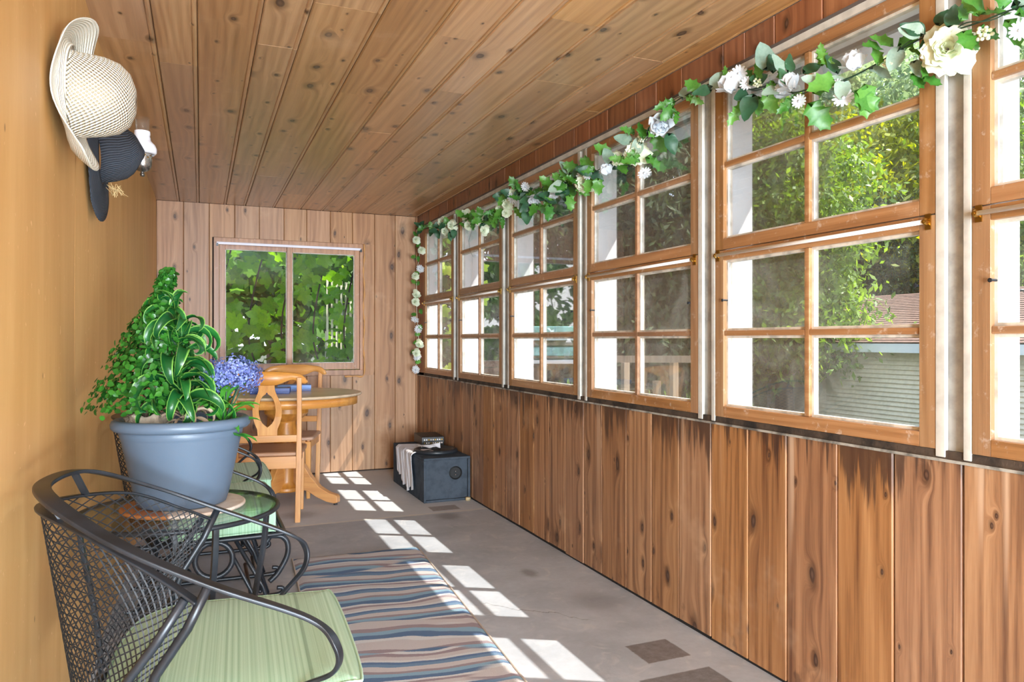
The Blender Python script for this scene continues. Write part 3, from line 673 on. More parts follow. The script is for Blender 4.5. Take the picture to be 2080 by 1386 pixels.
# ------------------------------------------------------------------ trivet board, planter, plants
PC = Vector((-.052, 2.53)); PZ = TZ
def boardmat():
    N = NT('wood_and_stone_board'); X = N.obj(); n = N.noise(X[3], 22, 4, .7)
    f = N.sstep(N.math('MULTIPLY_ADD', n, .02, N.math('MULTIPLY_ADD', X[1], .25, X[0])), -.075, -.065)
    c = N.mix(f, s2l((168, 110, 66)), N.ramp(n, (.35, s2l((206, 188, 170))), (.7, s2l((236, 228, 216)))))
    return N.done(N.bsdf(c, .4))
bo = MB().lathe([(.0, 0), (.176, 0), (.18, .004), (.18, .008), (.176, .012), (.0, .012)], 56, cap=False).obj('round_board', boardmat(), smooth=False, bevel=.002,
     label='round wood and pale stone board under the grey planter', cat='board')
bo.location = (PC.x+.005, PC.y-.01, PZ+.0005)
PZ += .0125
M_pot = plain('grey_blue_plastic', (86, 102, 120), .42, spec=.5, bumpn=(300, .1, .001))
pot = empty('planter', (PC.x, PC.y, PZ), label='large grey blue plastic planter with rolled rim on the glass side table', cat='planter')
MB().lathe([(.0, 0), (.118, 0), (.128, .004), (.136, .03), (.172, .205), (.1745, .212), (.1755, .214), (.180, .245), (.178, .245), (.17, .246), (.165, .24), (.125, .02), (.0, .02)], 72, cap=False).obj('pot_body', M_pot, pot, smooth=True, bevel=0)
MB().lathe([(.170, .238), (.180, .232), (.192, .234), (.199, .242), (.200, .252), (.196, .262), (.187, .267), (.176, .266), (.168, .258), (.166, .246)], 72, cap=False).obj('rim', M_pot, pot, smooth=True)
MB().lathe([(.0, .2), (.168, .2), (.168, .205), (.0, .215)], 32, cap=False).obj('soil', plain('potting_soil', (38, 46, 66), .95, bumpn=(90, .8, .01)), pot)
# dracaena: curling ribbon leaves with pale edges
M_dra = leafmat('curly_green_leaf', (14, 62, 30), (34, 104, 44), edge=(128, 184, 82), trans=.18, rough=.32, island=False)
M_bark = plain('pale_cane', (176, 150, 124), .8, mott=.3)
RP = random.Random(11)
def ribbon(L, W_, rise, curl, twist, n=14, fold=.25):
    """leaf in local frame: grows along +x from the origin, up is z"""
    m = MB(); m.uv = []; ang = rise; p = Vector((0, 0, 0)); rows = []
    for i in range(n+1):
        t = i/n; w = W_*(math.sin(PI*min(1, (t*.93+.08)))**.6)*(1-.15*t) if t < 1 else .001
        d = Vector((math.cos(ang), 0, math.sin(ang))); tw = twist*t
        up = Vector((-math.sin(ang), 0, math.cos(ang))); sd = Vector((0, 1, 0))
        a = sd*math.cos(tw)+up*math.sin(tw); b = up*math.cos(tw)-sd*math.sin(tw)
        row = []
        for k in range(5):
            u = k/4; q = (u-.5)*2
            row.append(p+a*(q*w/2)+b*(fold*w*(q*q-.5)+.05*w*math.sin(t*18+q*2)))
            m.uv.append((u, t))
        rows.append([tuple(v) for v in row]); p = p+d*(L/n); ang -= curl/n*(.4+1.6*t)
    m.grid(rows); return m
drac = empty('curly_leaf_plant', (PC.x-.015, PC.y-.05, PZ+.2), label='tall plant with glossy curling two tone green leaves in the planter', cat='plant')
stem = spline([(.035, -.03, 0), (.02, -.02, .12), (.005, .0, .25), (-.01, .01, .38)], 6)
MB().tube(stem, [.012-.006*i/len(stem) for i in range(len(stem))], 8).obj('cane', M_bark, drac, smooth=True)
lm = [ribbon(.26, .052, 1.0, 3.1, .6).mesh('curled_leaf', M_dra, True), ribbon(.30, .054, .9, 3.9, -.8).mesh('curled_leaf', M_dra, True),
      ribbon(.22, .048, .7, 4.4, 1.2).mesh('curled_leaf', M_dra, True), ribbon(.26, .056, .5, 2.7, -.5).mesh('curled_leaf', M_dra, True), ribbon(.17, .046, 1.25, 2.2, .3).mesh('curled_leaf', M_dra, True)]
k = 0
for h in range(19):
    f = h/18; z = .08+.30*f
    base = stem[min(len(stem)-1, int((z/.38)*len(stem)))]
    for j in range(4):
        a = k*2.399+RP.uniform(-.2, .2); k += 1
        me = lm[4] if f > .9 else lm[RP.randrange(4)]
        sc = (.80-.22*f)*RP.uniform(.8, 1.15)
        M = Matrix.Translation(base+Vector((0, 0, RP.uniform(-.01, .01)))) @ Matrix.Rotation(a, 4, 'Z') @ Matrix.Rotation(-.35*f+RP.uniform(-.35, .3), 4, 'Y') @ Matrix.Rotation(RP.uniform(-.6, .6), 4, 'X') @ Matrix.Diagonal((sc, sc, sc*1.1, 1))
        use(me, 'leaf', drac, M)
# dry basal leaves
M_dry = leafmat('dry_leaf', (150, 118, 96), (206, 184, 160), trans=.2, rough=.7, island=False)
dl = ribbon(.13, .016, .9, 3.4, 1.2).mesh('dry_leaf', M_dry, True)
for j in range(9):
    use(dl, 'dry_leaf', drac, Matrix.Translation(stem[3]) @ Matrix.Rotation(j*.72, 4, 'Z') @ Matrix.Rotation(RP.uniform(-.2, .6), 4, 'Y'))
# topiary: small round leaves on upright shoots in a burlap wrap
def leafcloud(pts_dirs, size, rng, asp=.7, bend=.2, round_=True):
    m = MB()
    for p, d in pts_dirs:
        s = size*rng.uniform(.7, 1.15); M = frame(p, d, (rng.uniform(-1, 1), rng.uniform(-1, 1), rng.uniform(-.3, 1)))
        if round_: loc = [(0, 0, 0), (.35, asp*.42, .06), (.75, asp*.45, .05), (1, 0, -.05), (.75, -asp*.45, .05), (.35, -asp*.42, .06), (.5, 0, -.06)]; fc = [(0, 1, 6), (1, 2, 6), (2, 3, 6), (3, 4, 6), (4, 5, 6), (5, 0, 6)]
        else: loc = [(0, 0, 0), (.5, asp*.5, bend), (1, 0, 0), (.5, -asp*.5, bend)]; fc = [(0, 1, 2), (0, 2, 3)]
        m.add([M @ Vector((x*s, y*s, z*s)) for x, y, z in loc], fc)
    return m
M_box = leafmat('boxwood_leaf', (12, 58, 18), (58, 126, 40), trans=.15, rough=.35)
top = empty('round_leaf_topiary', (PC.x-.095, PC.y-.02, PZ+.2), label='bushy topiary of small round dark green leaves at the left of the planter', cat='plant')
def cloud(rng, n, f): return [f(rng) for _ in range(n)]
def topf(rng):
    h = rng.random()**.9; z = .085+h*.43; r = .118*max(0, 1-h*1.25)**.6+.034*(1-.4*h)
    cx, cy = -.02+.075*h, 0
    a = rng.uniform(0, 2*PI); rr = r*rng.uniform(.6, 1.08)
    d = Vector((math.cos(a), math.sin(a), rng.uniform(-.1, .9)))
    return (Vector((cx+rr*math.cos(a), cy+rr*math.sin(a), z)), d+Vector((rng.uniform(-.5, .5), rng.uniform(-.5, .5), rng.uniform(-.2, .5))))
leafcloud(cloud(RP, 2600, topf), .021, RP, .8).obj('foliage', M_box, top, smooth=True, kind='stuff')
m = MB()
for j in range(14):
    a = j*.45*2; m.tube([(0, 0, .03), (.04*math.cos(a), .04*math.sin(a), .16), (.03+.05*math.cos(a), .05*math.sin(a), .32)], .003, 5)
m.obj('shoots', plain('brown_shoot', (66, 46, 32), .8), top, kind='stuff')
M_burlap = plain('burlap', (170, 152, 132), .95, mott=.25, bumpn=(240, .8, .003))
rows = []
for i, (r, z) in enumerate(((.045, .0), (.056, .02), (.060, .045), (.056, .062), (.062, .078), (.05, .082))):
    rows.append([((r+.006*math.sin(k*1.1+i)+.004*math.sin(k*2.7))*math.cos(2*PI*k/40), (r+.006*math.sin(k*1.1+i))*math.sin(2*PI*k/40), z+.006*math.sin(k*.8)) for k in range(40)])
MB().grid(rows, True).obj('burlap_wrap', M_burlap, top, smooth=True)
# blue flower bunch
bl = empty('blue_flower_bunch', (PC.x+.095, PC.y-.055, PZ+.2), label='bunch of tiny blue violet flowers with long green leaves at the right of the planter', cat='plant')
M_blue = leafmat('blue_violet_petal', (52, 62, 132), (150, 166, 222), trans=.2, rough=.6)
def blf(rng):
    u = rng.uniform(-1, 1); a = rng.uniform(0, 2*PI); q = math.sqrt(1-u*u)
    c = Vector((.045, .0, .195))
    r = Vector((.090*q*math.cos(a), .085*q*math.sin(a), .045*u+.014*math.sin(a*3)+.008*math.sin(a*11)))
    return (c+r*rng.uniform(.75, 1.06), r.normalized()+Vector((rng.uniform(-.6, .6),)*3))
leafcloud(cloud(RP, 2400, blf), .0085, RP, .9).obj('blossoms', M_blue, bl, kind='stuff')
M_lg = leafmat('fresh_green_leaf', (30, 112, 32), (104, 178, 66), trans=.25, rough=.4, island=False)
gl_ = ribbon(.14, .030, .95, 1.5, .3, 10).mesh('bright_leaf', M_lg, True); gl2 = ribbon(.11, .034, .5, 1.2, -.3, 10).mesh('bright_leaf', M_lg, True)
for j in range(26):
    a = j*2.4; z = .0+.045*(j % 3)
    use(gl_ if j % 2 else gl2, 'leaf', bl, Matrix.Translation((.02, 0, z)) @ Matrix.Rotation(a, 4, 'Z') @ Matrix.Rotation(RP.uniform(-.3, .3), 4, 'Y'))
for j in range(7):
    a = j*.9; MB().tube([(.01, 0, 0), (.03+.02*math.cos(a), .02*math.sin(a), .10), (.045+.05*math.cos(a), .05*math.sin(a), .19)], .0022, 5).obj('stem', plain('dark_stem', (34, 66, 40), .6), bl, smooth=True)

# ------------------------------------------------------------------ dining set
M_oak = wood('honey_oak', 0, 2, (178, 108, 44), (212, 144, 66), (230, 172, 92), knots=0, var=.03, rough=.38, coat=.3, grain=.6, huevar=.003)
M_oakh = wood('honey_oak_flat', 1, 0, (178, 108, 44), (212, 144, 66), (230, 172, 92), knots=0, var=.03, rough=.38, coat=.3, grain=.6, huevar=.003)
M_seat = wood('worn_seat_wood', 1, 0, (150, 104, 78), (186, 142, 112), (206, 168, 140), knots=0, var=.03, rough=.45, huevar=.003)
M_top = wood('bleached_table_top', 1, 0, (176, 138, 100), (214, 184, 146), (236, 214, 184), knots=0, var=.03, rough=.35, coat=.4, huevar=.003)
TCX, TCY, TTZ, TTR = .585, 5.72, .81, .55
t = empty('dining_table', (TCX, TCY, 0), math.radians(12), label='round honey oak pedestal dining table with worn pale top', cat='table')
MB().lathe([(.0, TTZ-.026), (TTR-.03, TTZ-.026), (TTR-.008, TTZ-.022), (TTR, TTZ-.013), (TTR-.006, TTZ-.004), (TTR-.02, TTZ), (.0, TTZ)], 80, cap=False).obj('table_top', M_top, t, smooth=False, bevel=.001)
MB().lathe([(TTR-.045, TTZ-.085), (TTR-.035, TTZ-.085), (TTR-.033, TTZ-.027), (TTR-.045, TTZ-.027)], 72, cap=False).obj('apron', M_oakh, t, smooth=True)
MB().lathe([(.0, .085), (.115, .085), (.122, .095), (.118, .115), (.10, .125), (.078, .16), (.085, .30), (.092, .42), (.088, .52), (.07, .58), (.075, .60), (.12, .62), (.16, .66), (.16, TTZ-.027), (0, TTZ-.027)], 12, cap=False).obj('pedestal', M_oak, t, bevel=.003)
for k in range(4):
    a = math.radians(-45-12+90*k+8)
    prof = [(.07, .30), (.11, .315), (.16, .27), (.21, .20), (.28, .125), (.36, .085), (.41, .075), (.425, .06), (.425, .018), (.40, .012), (.34, .02), (.26, .05), (.19, .09), (.12, .10), (.07, .10)]
    m = MB(); m.prism([(p, q) for p, q in prof], 1, -.026, .026)
    o = m.obj('foot', M_oakh, t, bevel=.006); o.rotation_euler = (0, 0, a)
    MB().lathe([(.0, 0), (.014, 0), (.014, .013), (0, .013)], 12, (.40, 0, 0), cap=False).obj('glide', M_iron, o)
def dining_chair(label, loc, rz):
    """local: chair faces +y, back at y=0, origin midway between the rear legs"""
    t = empty('dining_chair', loc, rz, label=label, cat='chair', group='honey oak chairs at the round table')
    for s in (-1, 1):
        pr = [(s*.185, .035, .0), (s*.19, .01, .20), (s*.195, .0, .45), (s*.198, -.015, .70), (s*.20, -.055, .955)]
        m = MB(); P_ = spline(pr, 5); vs = []; fs = []
        for i, p in enumerate(P_):
            w = .017 if p.z < .5 else .015
            vs += [p+Vector((a*w, b*.019, 0)) for a, b in ((-1, -1), (1, -1), (1, 1), (-1, 1))]
        for i in range(len(P_)-1): fs += [(i*4+k, i*4+(k+1) % 4, i*4+4+(k+1) % 4, i*4+4+k) for k in range(4)]
        fs += [(3, 2, 1, 0), tuple((len(P_)-1)*4+k for k in range(4))]
        m.add(vs, fs); m.obj('rear_leg', M_oak, t, bevel=.004)
    for s in (-1, 1):
        m = MB(); vs = []
        for z, w in ((0, .013), (.2, .017), (.43, .021)): vs += [(s*.19+a*w, .42+b*w, z) for a, b in ((-1, -1), (1, -1), (1, 1), (-1, 1))]
        m.add(vs, [(i*4+k, i*4+(k+1) % 4, i*4+4+(k+1) % 4, i*4+4+k) for i in range(2) for k in range(4)]+[(3, 2, 1, 0), (8, 9, 10, 11)])
        m.obj('front_leg', M_oak, t, bevel=.004)
    MB().box(-.17, .17, .41, .43, .375, .44).box(-.18, .18, -.008, .012, .36, .44).box(-.20, -.18, .01, .42, .375, .44).box(.18, .20, .01, .42, .375, .44).obj('seat_rail', M_oakh, t, bevel=.002, seg=1)
    # seat: rounded, dished
    O = spline([(-.195, .015, 0), (0, .012, 0), (.195, .015, 0), (.215, .12, 0), (.228, .36, 0), (.20, .44, 0), (0, .465, 0), (-.20, .44, 0), (-.228, .36, 0), (-.215, .12, 0)], 5, True)
    c = sum(O, Vector())/len(O); rows = []
    for ins, z in ((.02, .44), (0, .447), (0, .458), (.03, .465), (.12, .465), (.4, .458), (.97, .455)): rows.append([tuple(o_+(c-o_)*ins+Vector((0, 0, z))) for o_ in O])
    m = MB().grid(rows, True); nn = len(O); m.f += [tuple(range(nn-1, -1, -1)), tuple((len(rows)-1)*nn+i for i in range(nn))]
    m.obj('seat', M_seat, t, smooth=True)
    def ybk(z): return -.0-.015*(max(0, z-.45)/.25)-.04*max(0, (z-.70)/.255)
    # lower back rail
    MB().box(-.185, .185, ybk(.56)-.012, ybk(.56)+.008, .535, .58).obj('back_rail', M_oakh, t, bevel=.002, seg=1)
    # splat with oval opening
    prof = [(.578, .060), (.62, .062), (.66, .078), (.70, .088), (.75, .090), (.79, .082), (.83, .066), (.87, .050), (.905, .048), (.93, .055)]
    zz = [.578+i*(.93-.578)/26 for i in range(27)]
    m = MB()
    for sgn in (-1, 1):
        rows = []
        for z in zz:
            W1 = np.interp(z, [p[0] for p in prof], [p[1] for p in prof]); q = (z-.745)/.105
            h = .052*math.sqrt(1-q*q) if abs(q) < 1 else 0
            y = ybk(z); a, b = sgn*h, sgn*W1
            rows.append([(a, y-.007, z), (b, y-.007, z), (b, y+.007, z), (a, y+.007, z)])
        m.grid(rows, True)
    m.obj('splat', M_oak, t, bevel=.0)
    # crest rail: wide, rounded drooping ends, bowed back
    rows = []; N_ = 28
    for i in range(N_+1):
        x = -.252+.504*i/N_; q = abs(x)/.252
        top_ = .995-.030*q**2.5; bot = .925-.028*math.cos(q*PI*1.0)*.6+.004
        bot = .905+.035*math.exp(-((q-.62)/.25)**2) if q > .25 else .905+.010*q
        e = max(0, (q-.80)/.20); mid = (top_+bot)/2-.012*e; hh = (top_-bot)/2*math.sqrt(max(0.02, 1-e*e))
        y = -.068+.045*q*q-.01*0; z1, z0 = mid+hh, mid-hh; th = .011
        rows.append([(x, y-th, z0+.004), (x, y-th-.001, z1-.004), (x, y-.004, z1), (x, y+.004, z1), (x, y+th-.001, z1-.004), (x, y+th, z0+.004), (x, y+.004, z0), (x, y-.004, z0)])
    m = MB().grid(rows, True); m.f += [tuple(range(7, -1, -1)), tuple(N_*8+k for k in range(8))]
    m.obj('crest_rail', M_oakh, t, smooth=True)
    return t
dining_chair('honey oak dining chair with its back to the camera, nearest the planter', (.40, 5.045, 0), math.radians(-9.8))
dining_chair('honey oak dining chair on the window side of the table, facing the camera', (.70, 6.23, 0), math.radians(180-18))
# blue boxes on the table
M_bluebox = plain('dark_blue_board', (28, 62, 142), .35); M_bluelight = plain('light_blue_board', (96, 140, 214), .4)
for (x, y, sx, sy, sz, mt, rz, lab) in ((.47, 5.66, .27, .19, .040, M_bluebox, -.15, 'flat dark blue box lying on the dining table, nearer the camera'), (.66, 5.88, .24, .18, .045, M_bluelight, -.1, 'flat lighter blue box lying on the dining table behind the dark blue one')):
    b = empty('flat_box', (x, y, TTZ), rz, label=lab, cat='box')
    MB().box(-sx/2, sx/2, -sy/2, sy/2, .0005, sz*.55).obj('box_base', M_bluebox, b, bevel=.001, seg=1)
    MB().box(-sx/2-.002, sx/2+.002, -sy/2-.002, sy/2+.002, sz*.35, sz).obj('box_lid', mt, b, bevel=.001, seg=1)
    MB().box(-sx/2+.02, sx/2-.02, -sy/2+.02, sy/2-.02, sz-.0005, sz+.0006).obj('lid_panel', M_bluelight, b)

# ------------------------------------------------------------------ subwoofer box and its load
M_carpet = plain('grey_blue_carpet', (84, 93, 104), .95, spec=.1, mott=.15, bumpn=(420, 1.0, .006))
sw = empty('speaker_box', (1.685, 5.26, 0), label='carpeted dark grey subwoofer box on the floor in the window corner', cat='speaker')
m = MB(); x0, x1, y1, hh = -.18, .18, .93, .327
m.box(x0, x1, .022, y1, .0, hh-.018).box(x0, x1, 0, y1, hh-.018, hh).box(x0, x0+.018, 0, .022, 0, hh-.018).box(x1-.018, x1, 0, .022, 0, hh-.018).box(x0+.018, x1-.018, 0, .022, 0, .018)
m.obj('cabinet', M_carpet, sw, bevel=.004)
tcup = MB().lathe([(.050, .0215), (.050, .014), (.046, .012), (.043, .014), (.041, .0205), (.0, .0210)], 32, (.07, 0, .205), 1, cap=False).obj('terminal_cup', plain('black_plastic', (14, 15, 17), .6), sw)
for dz in (-.012, .012): MB().lathe([(.0055, -.004), (.0055, .006)], 10, (.07, .014, .205+dz), 1, cap=True).obj('terminal', plain('chrome', (210, 210, 214), .2, metal=1), tcup, smooth=True)
M_rub = plain('black_rubber', (40, 44, 49), .4)
dv = MB().lathe([(.150, hh), (.166, hh), (.172, hh+.008), (.168, hh+.024), (.152, hh+.030), (.138, hh+.022), (.125, hh+.010), (.08, hh+.002), (.05, hh+.001), (.0, hh+.008)], 56, (.0, .30, .0), cap=False).obj('speaker_driver', M_rub, sw, smooth=True)
MB().tube([(-.12, .28, hh+.014), (-.02, .30, hh+.018), (.10, .44, hh+.016)], .004, 6).obj('lead', M_rub, dv, smooth=True)
am = empty('amplifier', (1.765, 5.98, .327), math.radians(-4), label='flat black car amplifier with a row of terminals on the carpeted speaker box', cat='amplifier')
M_amp = plain('amp_black', (48, 46, 46), .4, metal=.3)
m = MB().box(-.095, .09, -.12, .20, .002, .075)
for k in range(11): m.box(-.09+k*.017, -.082+k*.017, -.115, .195, .075, .079)
m.obj('housing', M_amp, am, bevel=.002, seg=1)
for r_ in range(2):
    for k in range(9): MB().box(-.078+k*.018, -.068+k*.018, -.1245, -.12, .022+r_*.026, .032+r_*.026).obj('terminal', M_rod if (k+r_) % 3 else M_brass, am)
# cloth draped over the left side
CL = plain('white_cotton', (226, 226, 232), .9, bumpn=(120, .3, .003))
m = MB(); rows = []; NUc, NVc = 40, 26
for j in range(NVc+1):
    v = j/NVc; row = []
    for i in range(NUc+1):
        u = i/NUc; y = 5.50+.50*u+.02*math.sin(v*5)
        fold = .010*math.sin(u*26+v*2)+.006*math.sin(u*47+1)
        L = .30+.10*math.sin(u*3.3+.4)+.025*math.sin(u*23); s_ = v*(L+.17)-.17   # s<0 on top, s>0 hanging
        if s_ < 0: row.append((1.502-s_+.0, y+.05*s_, .333+abs(fold)*.5))
        else:
            k_ = min(1, s_/.02); row.append((1.502-.006*k_-.006-abs(fold)*k_-.0*s_, y-.05*s_, .333-s_*.72+.0))
    rows.append(row)
m.grid(rows); cl = m.obj('draped_cloth', CL, smooth=True, label='crumpled white cloth hanging over the side of the speaker box', cat='cloth')
cl.modifiers.new('sol', 'SOLIDIFY').thickness = .0018
rows = []
for j in range(13):
    row = []
    for i in range(17):
        u, v = i/16, j/12; row.append((1.60+.14*u, 5.66-.05*u+.12*v*(1-.7*u), .352+.03*u*math.sin(v*PI)+.006*math.sin(u*11+v*9)))
    rows.append(row)
MB().grid(rows).obj('cloth_corner', CL, cl, smooth=True)
cp = MB().lathe([(.0, 0), (.016, .0), (.019, .003), (.019, .022), (.016, .025), (.008, .024), (.006, .018), (.0, .018)], 20, cap=False).obj('small_cap', plain('beige_cap', (206, 182, 138), .5, mott=.3), smooth=True, label='small round beige cap on the floor at the right foot of the speaker box', cat='cap')
cp.location = (1.838, 5.235, .0005)

# ------------------------------------------------------------------ hats and lamp on the orange wall
def strawmat():
    N = NT('woven_straw'); X = N.obj()
    a = N.math('SINE', N.math('MULTIPLY', X[2], 560)); r = N.math('SINE', N.math('ADD', N.math('MULTIPLY', X[1], 430), N.math('MULTIPLY', X[0], 430)))
    k = N.math('MULTIPLY', a, r); n = N.noise(X[3], 70, 3)
    c = N.mix(N.sstep(N.math('ADD', k, N.math('MULTIPLY', n, .8)), .0, 1.0), s2l((204, 184, 154)), s2l((242, 238, 226)))
    return N.done(N.bsdf(c, .85, normal=N.bump(k, .9, .006)))
def strawb(name, c1, c2, f):
    N = NT(name); X = N.obj()
    d = N.math('SQRT', N.math('ADD', N.math('MULTIPLY', X[1], X[1]), N.math('MULTIPLY', X[2], X[2])))
    a = N.math('SINE', N.math('MULTIPLY', d, f)); n = N.noise(X[3], 260, 2)
    c = N.mix(N.sstep(N.math('ADD', a, n), -.6, 1.2), s2l(c1), s2l(c2))
    return N.done(N.bsdf(c, .85, normal=N.bump(N.math('ADD', a, n), .6, .003)))
hat = empty('sun_hat', (XL(2.35)+.012, 2.355, 1.888), label='large cream straw sun hat with woven crown hung on the orange wall', cat='hat')
rows = []
for r, x in ((.108, .140), (.106, .115), (.104, .08), (.104, .05), (.108, .03)): pass
cr_prof = [(.0, .182), (.035, .179), (.07, .165), (.093, .14), (.104, .105), (.108, .07), (.112, .040), (.118, .026)]
def hatrows(prof, warp, n=56):
    rows = []
    for r, x in prof:
        rows.append([warp(r, x, 2*PI*k/n) for k in range(n)])
    return rows
def wp(r, x, a):
    y, z = r*math.cos(a), r*math.sin(a); lump = 1+.03*math.sin(a*3+x*20)
    return (x+.01*z*5*.5, y*lump+.0, z*lump-.015)
MB().grid(hatrows(cr_prof, wp), True).obj('crown', strawmat(), hat, smooth=True)
def wbm(r, x, a):
    y, z = r*math.cos(a), r*math.sin(a); e = (r-.11)/.1
    curl = .085*e*e*abs(math.sin(a))**2+.03*e*e*max(0, math.cos(a))+.006*e*math.sin(a*5)
    return (x*(1-e)+curl+.004, y*.95, z-.012*e+0)
MB().grid(hatrows([(.116, .030), (.125, .018), (.14, .008), (.16, .002), (.18, .0), (.198, .004), (.204, .008)], wbm, 72), True).obj('brim', strawb('cream_straw_brim', (214, 206, 184), (240, 236, 222), 1400), hat, smooth=True)
for o in hat.children:
    o.modifiers.new('sol', 'SOLIDIFY').thickness = .003
hat2 = empty('sun_hat', (XL(2.95)+.010, 2.96, 1.80), label='black ribbed sun hat with a downturned brim hung below the straw hat', cat='hat')
M_hb = strawb('black_ribbed_straw', (34, 38, 46), (66, 72, 82), 1500)
def wk(r, x, a):
    y, z = r*math.cos(a), r*math.sin(a); return (x+.012*math.sin(a*2+1), y, z*1.0+.045+x*.12)
MB().grid(hatrows([(.0, .150), (.04, .149), (.07, .138), (.085, .118), (.093, .085), (.096, .05), (.10, .026)], wk, 48), True).obj('crown', M_hb, hat2, smooth=True)
def wd(r, x, a):
    y, z = r*math.cos(a), r*math.sin(a); e = (r-.098)/.07; dn = max(0, -math.sin(a)); up_ = max(0, math.sin(a))
    return (.026*(1-e)+.02*e*e*max(0, math.cos(a-.9))+.004+.040*dn*e*max(0, .55+math.cos(a)), y*(1-.15*dn*e), z*(1+.42*dn**3*e)*(1-.28*up_*e)+.045)
MB().grid(hatrows([(.098, .026), (.11, .015), (.13, .01), (.15, .0), (.165, .0)], wd, 64), True).obj('brim', M_hb, hat2, smooth=True)
for o in hat2.children: o.modifiers.new('sol', 'SOLIDIFY').thickness = .003
rl = RP
hm = MB()
for k in range(26): hm.tube([(.06+rl.uniform(-.02, .03), rl.uniform(.0, .05), -.055+rl.uniform(-.01, .01)), (.08+rl.uniform(-.03, .03), rl.uniform(-.01, .07), -.075+rl.uniform(-.02, .01))], .0006, 3)
hm.obj('frayed_straw', plain('raw_straw', (206, 176, 124), .9), hat2, kind='stuff')
# lamp
LP = empty('wall_lamp', (-.225, 3.47, 0), label='white milk glass wall lamp with clear chimney and silver body beside the black hat', cat='lamp')
M_milk = plain('milk_glass', (240, 240, 246), .25, spec=.6); M_sil = plain('silver_pierced', (196, 192, 188), .25, metal=.85, mott=.4)
MB().lathe([(.026, 2.062), (.0262, 2.062), (.028, 2.128), (.0278, 2.128)], 28, cap=False).obj('chimney', M_lglass, LP, smooth=True)
MB().lathe([(.030, 2.072), (.031, 2.060), (.029, 2.050), (.032, 2.046), (.032, 2.038), (.036, 2.030), (.050, 2.016), (.056, 2.000), (.055, 1.985), (.047, 1.976), (.045, 1.978), (.050, 1.990), (.05, 2.0)], 36, cap=False).obj('shade', M_milk, LP, smooth=True)
MB().lathe([(.038, 1.985), (.039, 1.955), (.037, 1.952), (.036, 1.930), (.033, 1.920), (.022, 1.908), (.008, 1.903), (.006, 1.898), (.010, 1.893), (.008, 1.884), (.0, 1.882)], 28, cap=False).obj('lamp_body', M_sil, LP, smooth=True)
for k in range(20): MB().lathe([(.0, 0), (.0035, .001), (.0, .002)], 8, (0, 0, 0), 0, cap=False).xf(Matrix.Rotation(2*PI*k/20, 4, 'Z') @ Matrix.Translation((.0385, 0, 1.968-.009*(k % 2)))).obj('pierced_dot', M_brass, LP)
MB().tube(spline([(-.03, 0, 1.93), (-.07, .01, 1.915), (-.125, .02, 1.93)], 6), .005, 8).lathe([(.0, 0), (.032, .0), (.028, .008), (.0, .010)], 24, (-.132, .02, 1.93), 0, cap=False).obj('bracket_arm', M_brass, LP, smooth=True)

# ------------------------------------------------------------------ flowers
M_pet = leafmat('cream_petal', (208, 214, 184), (226, 234, 218), trans=.2, rough=.6)
M_petw = leafmat('white_petal', (206, 211, 216), (224, 230, 236), trans=.2, rough=.6)
M_lf1 = leafmat('garland_leaf', (44, 104, 34), (98, 150, 62), trans=.25, rough=.4, island=False)
M_lf2 = leafmat('garland_leaf_dark', (26, 66, 42), (58, 98, 66), trans=.15, rough=.45, island=False)
M_lf3 = leafmat('eucalyptus_leaf', (100, 128, 112), (150, 168, 150), trans=.15, rough=.6, island=False)
M_stem = plain('garland_stem', (38, 66, 48), .6)
def petal(m, R, ang, tilt, w, lift, cup, nu=5, nv=4, c=(0, 0, 0)):
    rows = []
    for j in range(nv+1):
        v = j/nv; row = []
        for i in range(nu+1):
            u = (i/nu-.5)*2; ww = w*(math.sin(PI*(.12+.62*v)))*R
            rad = R*(.12+.95*v*math.sin(tilt)); z = R*(lift+.9*v*math.cos(tilt)-cup*v*v)-.10*R*u*u*(1-v)
            x = rad+.18*R*u*u*-1*math.cos(tilt)+.06*R*math.sin(u*5+ang*7)*v; z += .07*R*math.sin(u*6+ang*5)*v; y = u*ww
            row.append((x*math.cos(ang)-y*math.sin(ang)+c[0], x*math.sin(ang)+y*math.cos(ang)+c[1], z+c[2]))
        rows.append(row)
    m.grid(rows)
RQ = random.Random(4)
def rose_mesh(kind, mat):
    m = MB(); R = 1
    if kind == 'open':
        for L, (n_, tilt, w, lift, cup) in enumerate(((3, .25, .45, .15, .1), (4, .5, .55, .1, .15), (5, .8, .6, .05, .2), (6, 1.15, .6, .0, .3), (7, 1.45, .6, -.05, .45))):
            for k in range(n_+2): petal(m, R*(.62+.1*L)*RQ.uniform(.85, 1.12), 2*PI*k/(n_+2)+L*.6+RQ.uniform(-.3, .3), tilt*RQ.uniform(.75, 1.15), w*RQ.uniform(.6, .95), lift+RQ.uniform(-.05, .08), cup)
    elif kind == 'bud':
        for L, (n_, tilt, w, lift, cup) in enumerate(((3, .05, .40, .1, .0), (4, .18, .5, .05, .0), (4, .38, .55, .0, .02), (3, .75, .5, -.02, .2))):
            for k in range(n_): petal(m, R*(.95+.06*L), 2*PI*k/n_+L*.8, tilt, w, lift, cup)
    else:
        for k in range(13):
            petal(m, R*1.0, 2*PI*k/13, 1.35, .17, .0, .1, 2, 3)
        m.lathe([(.0, .0), (.2, .05), (.22, .12), (.0, .2)], 10, cap=False)
    return m.mesh('blossom', mat, True)
ROSE = rose_mesh('open', M_pet); BUD = rose_mesh('bud', M_petw); DAISY = rose_mesh('daisy', M_petw)
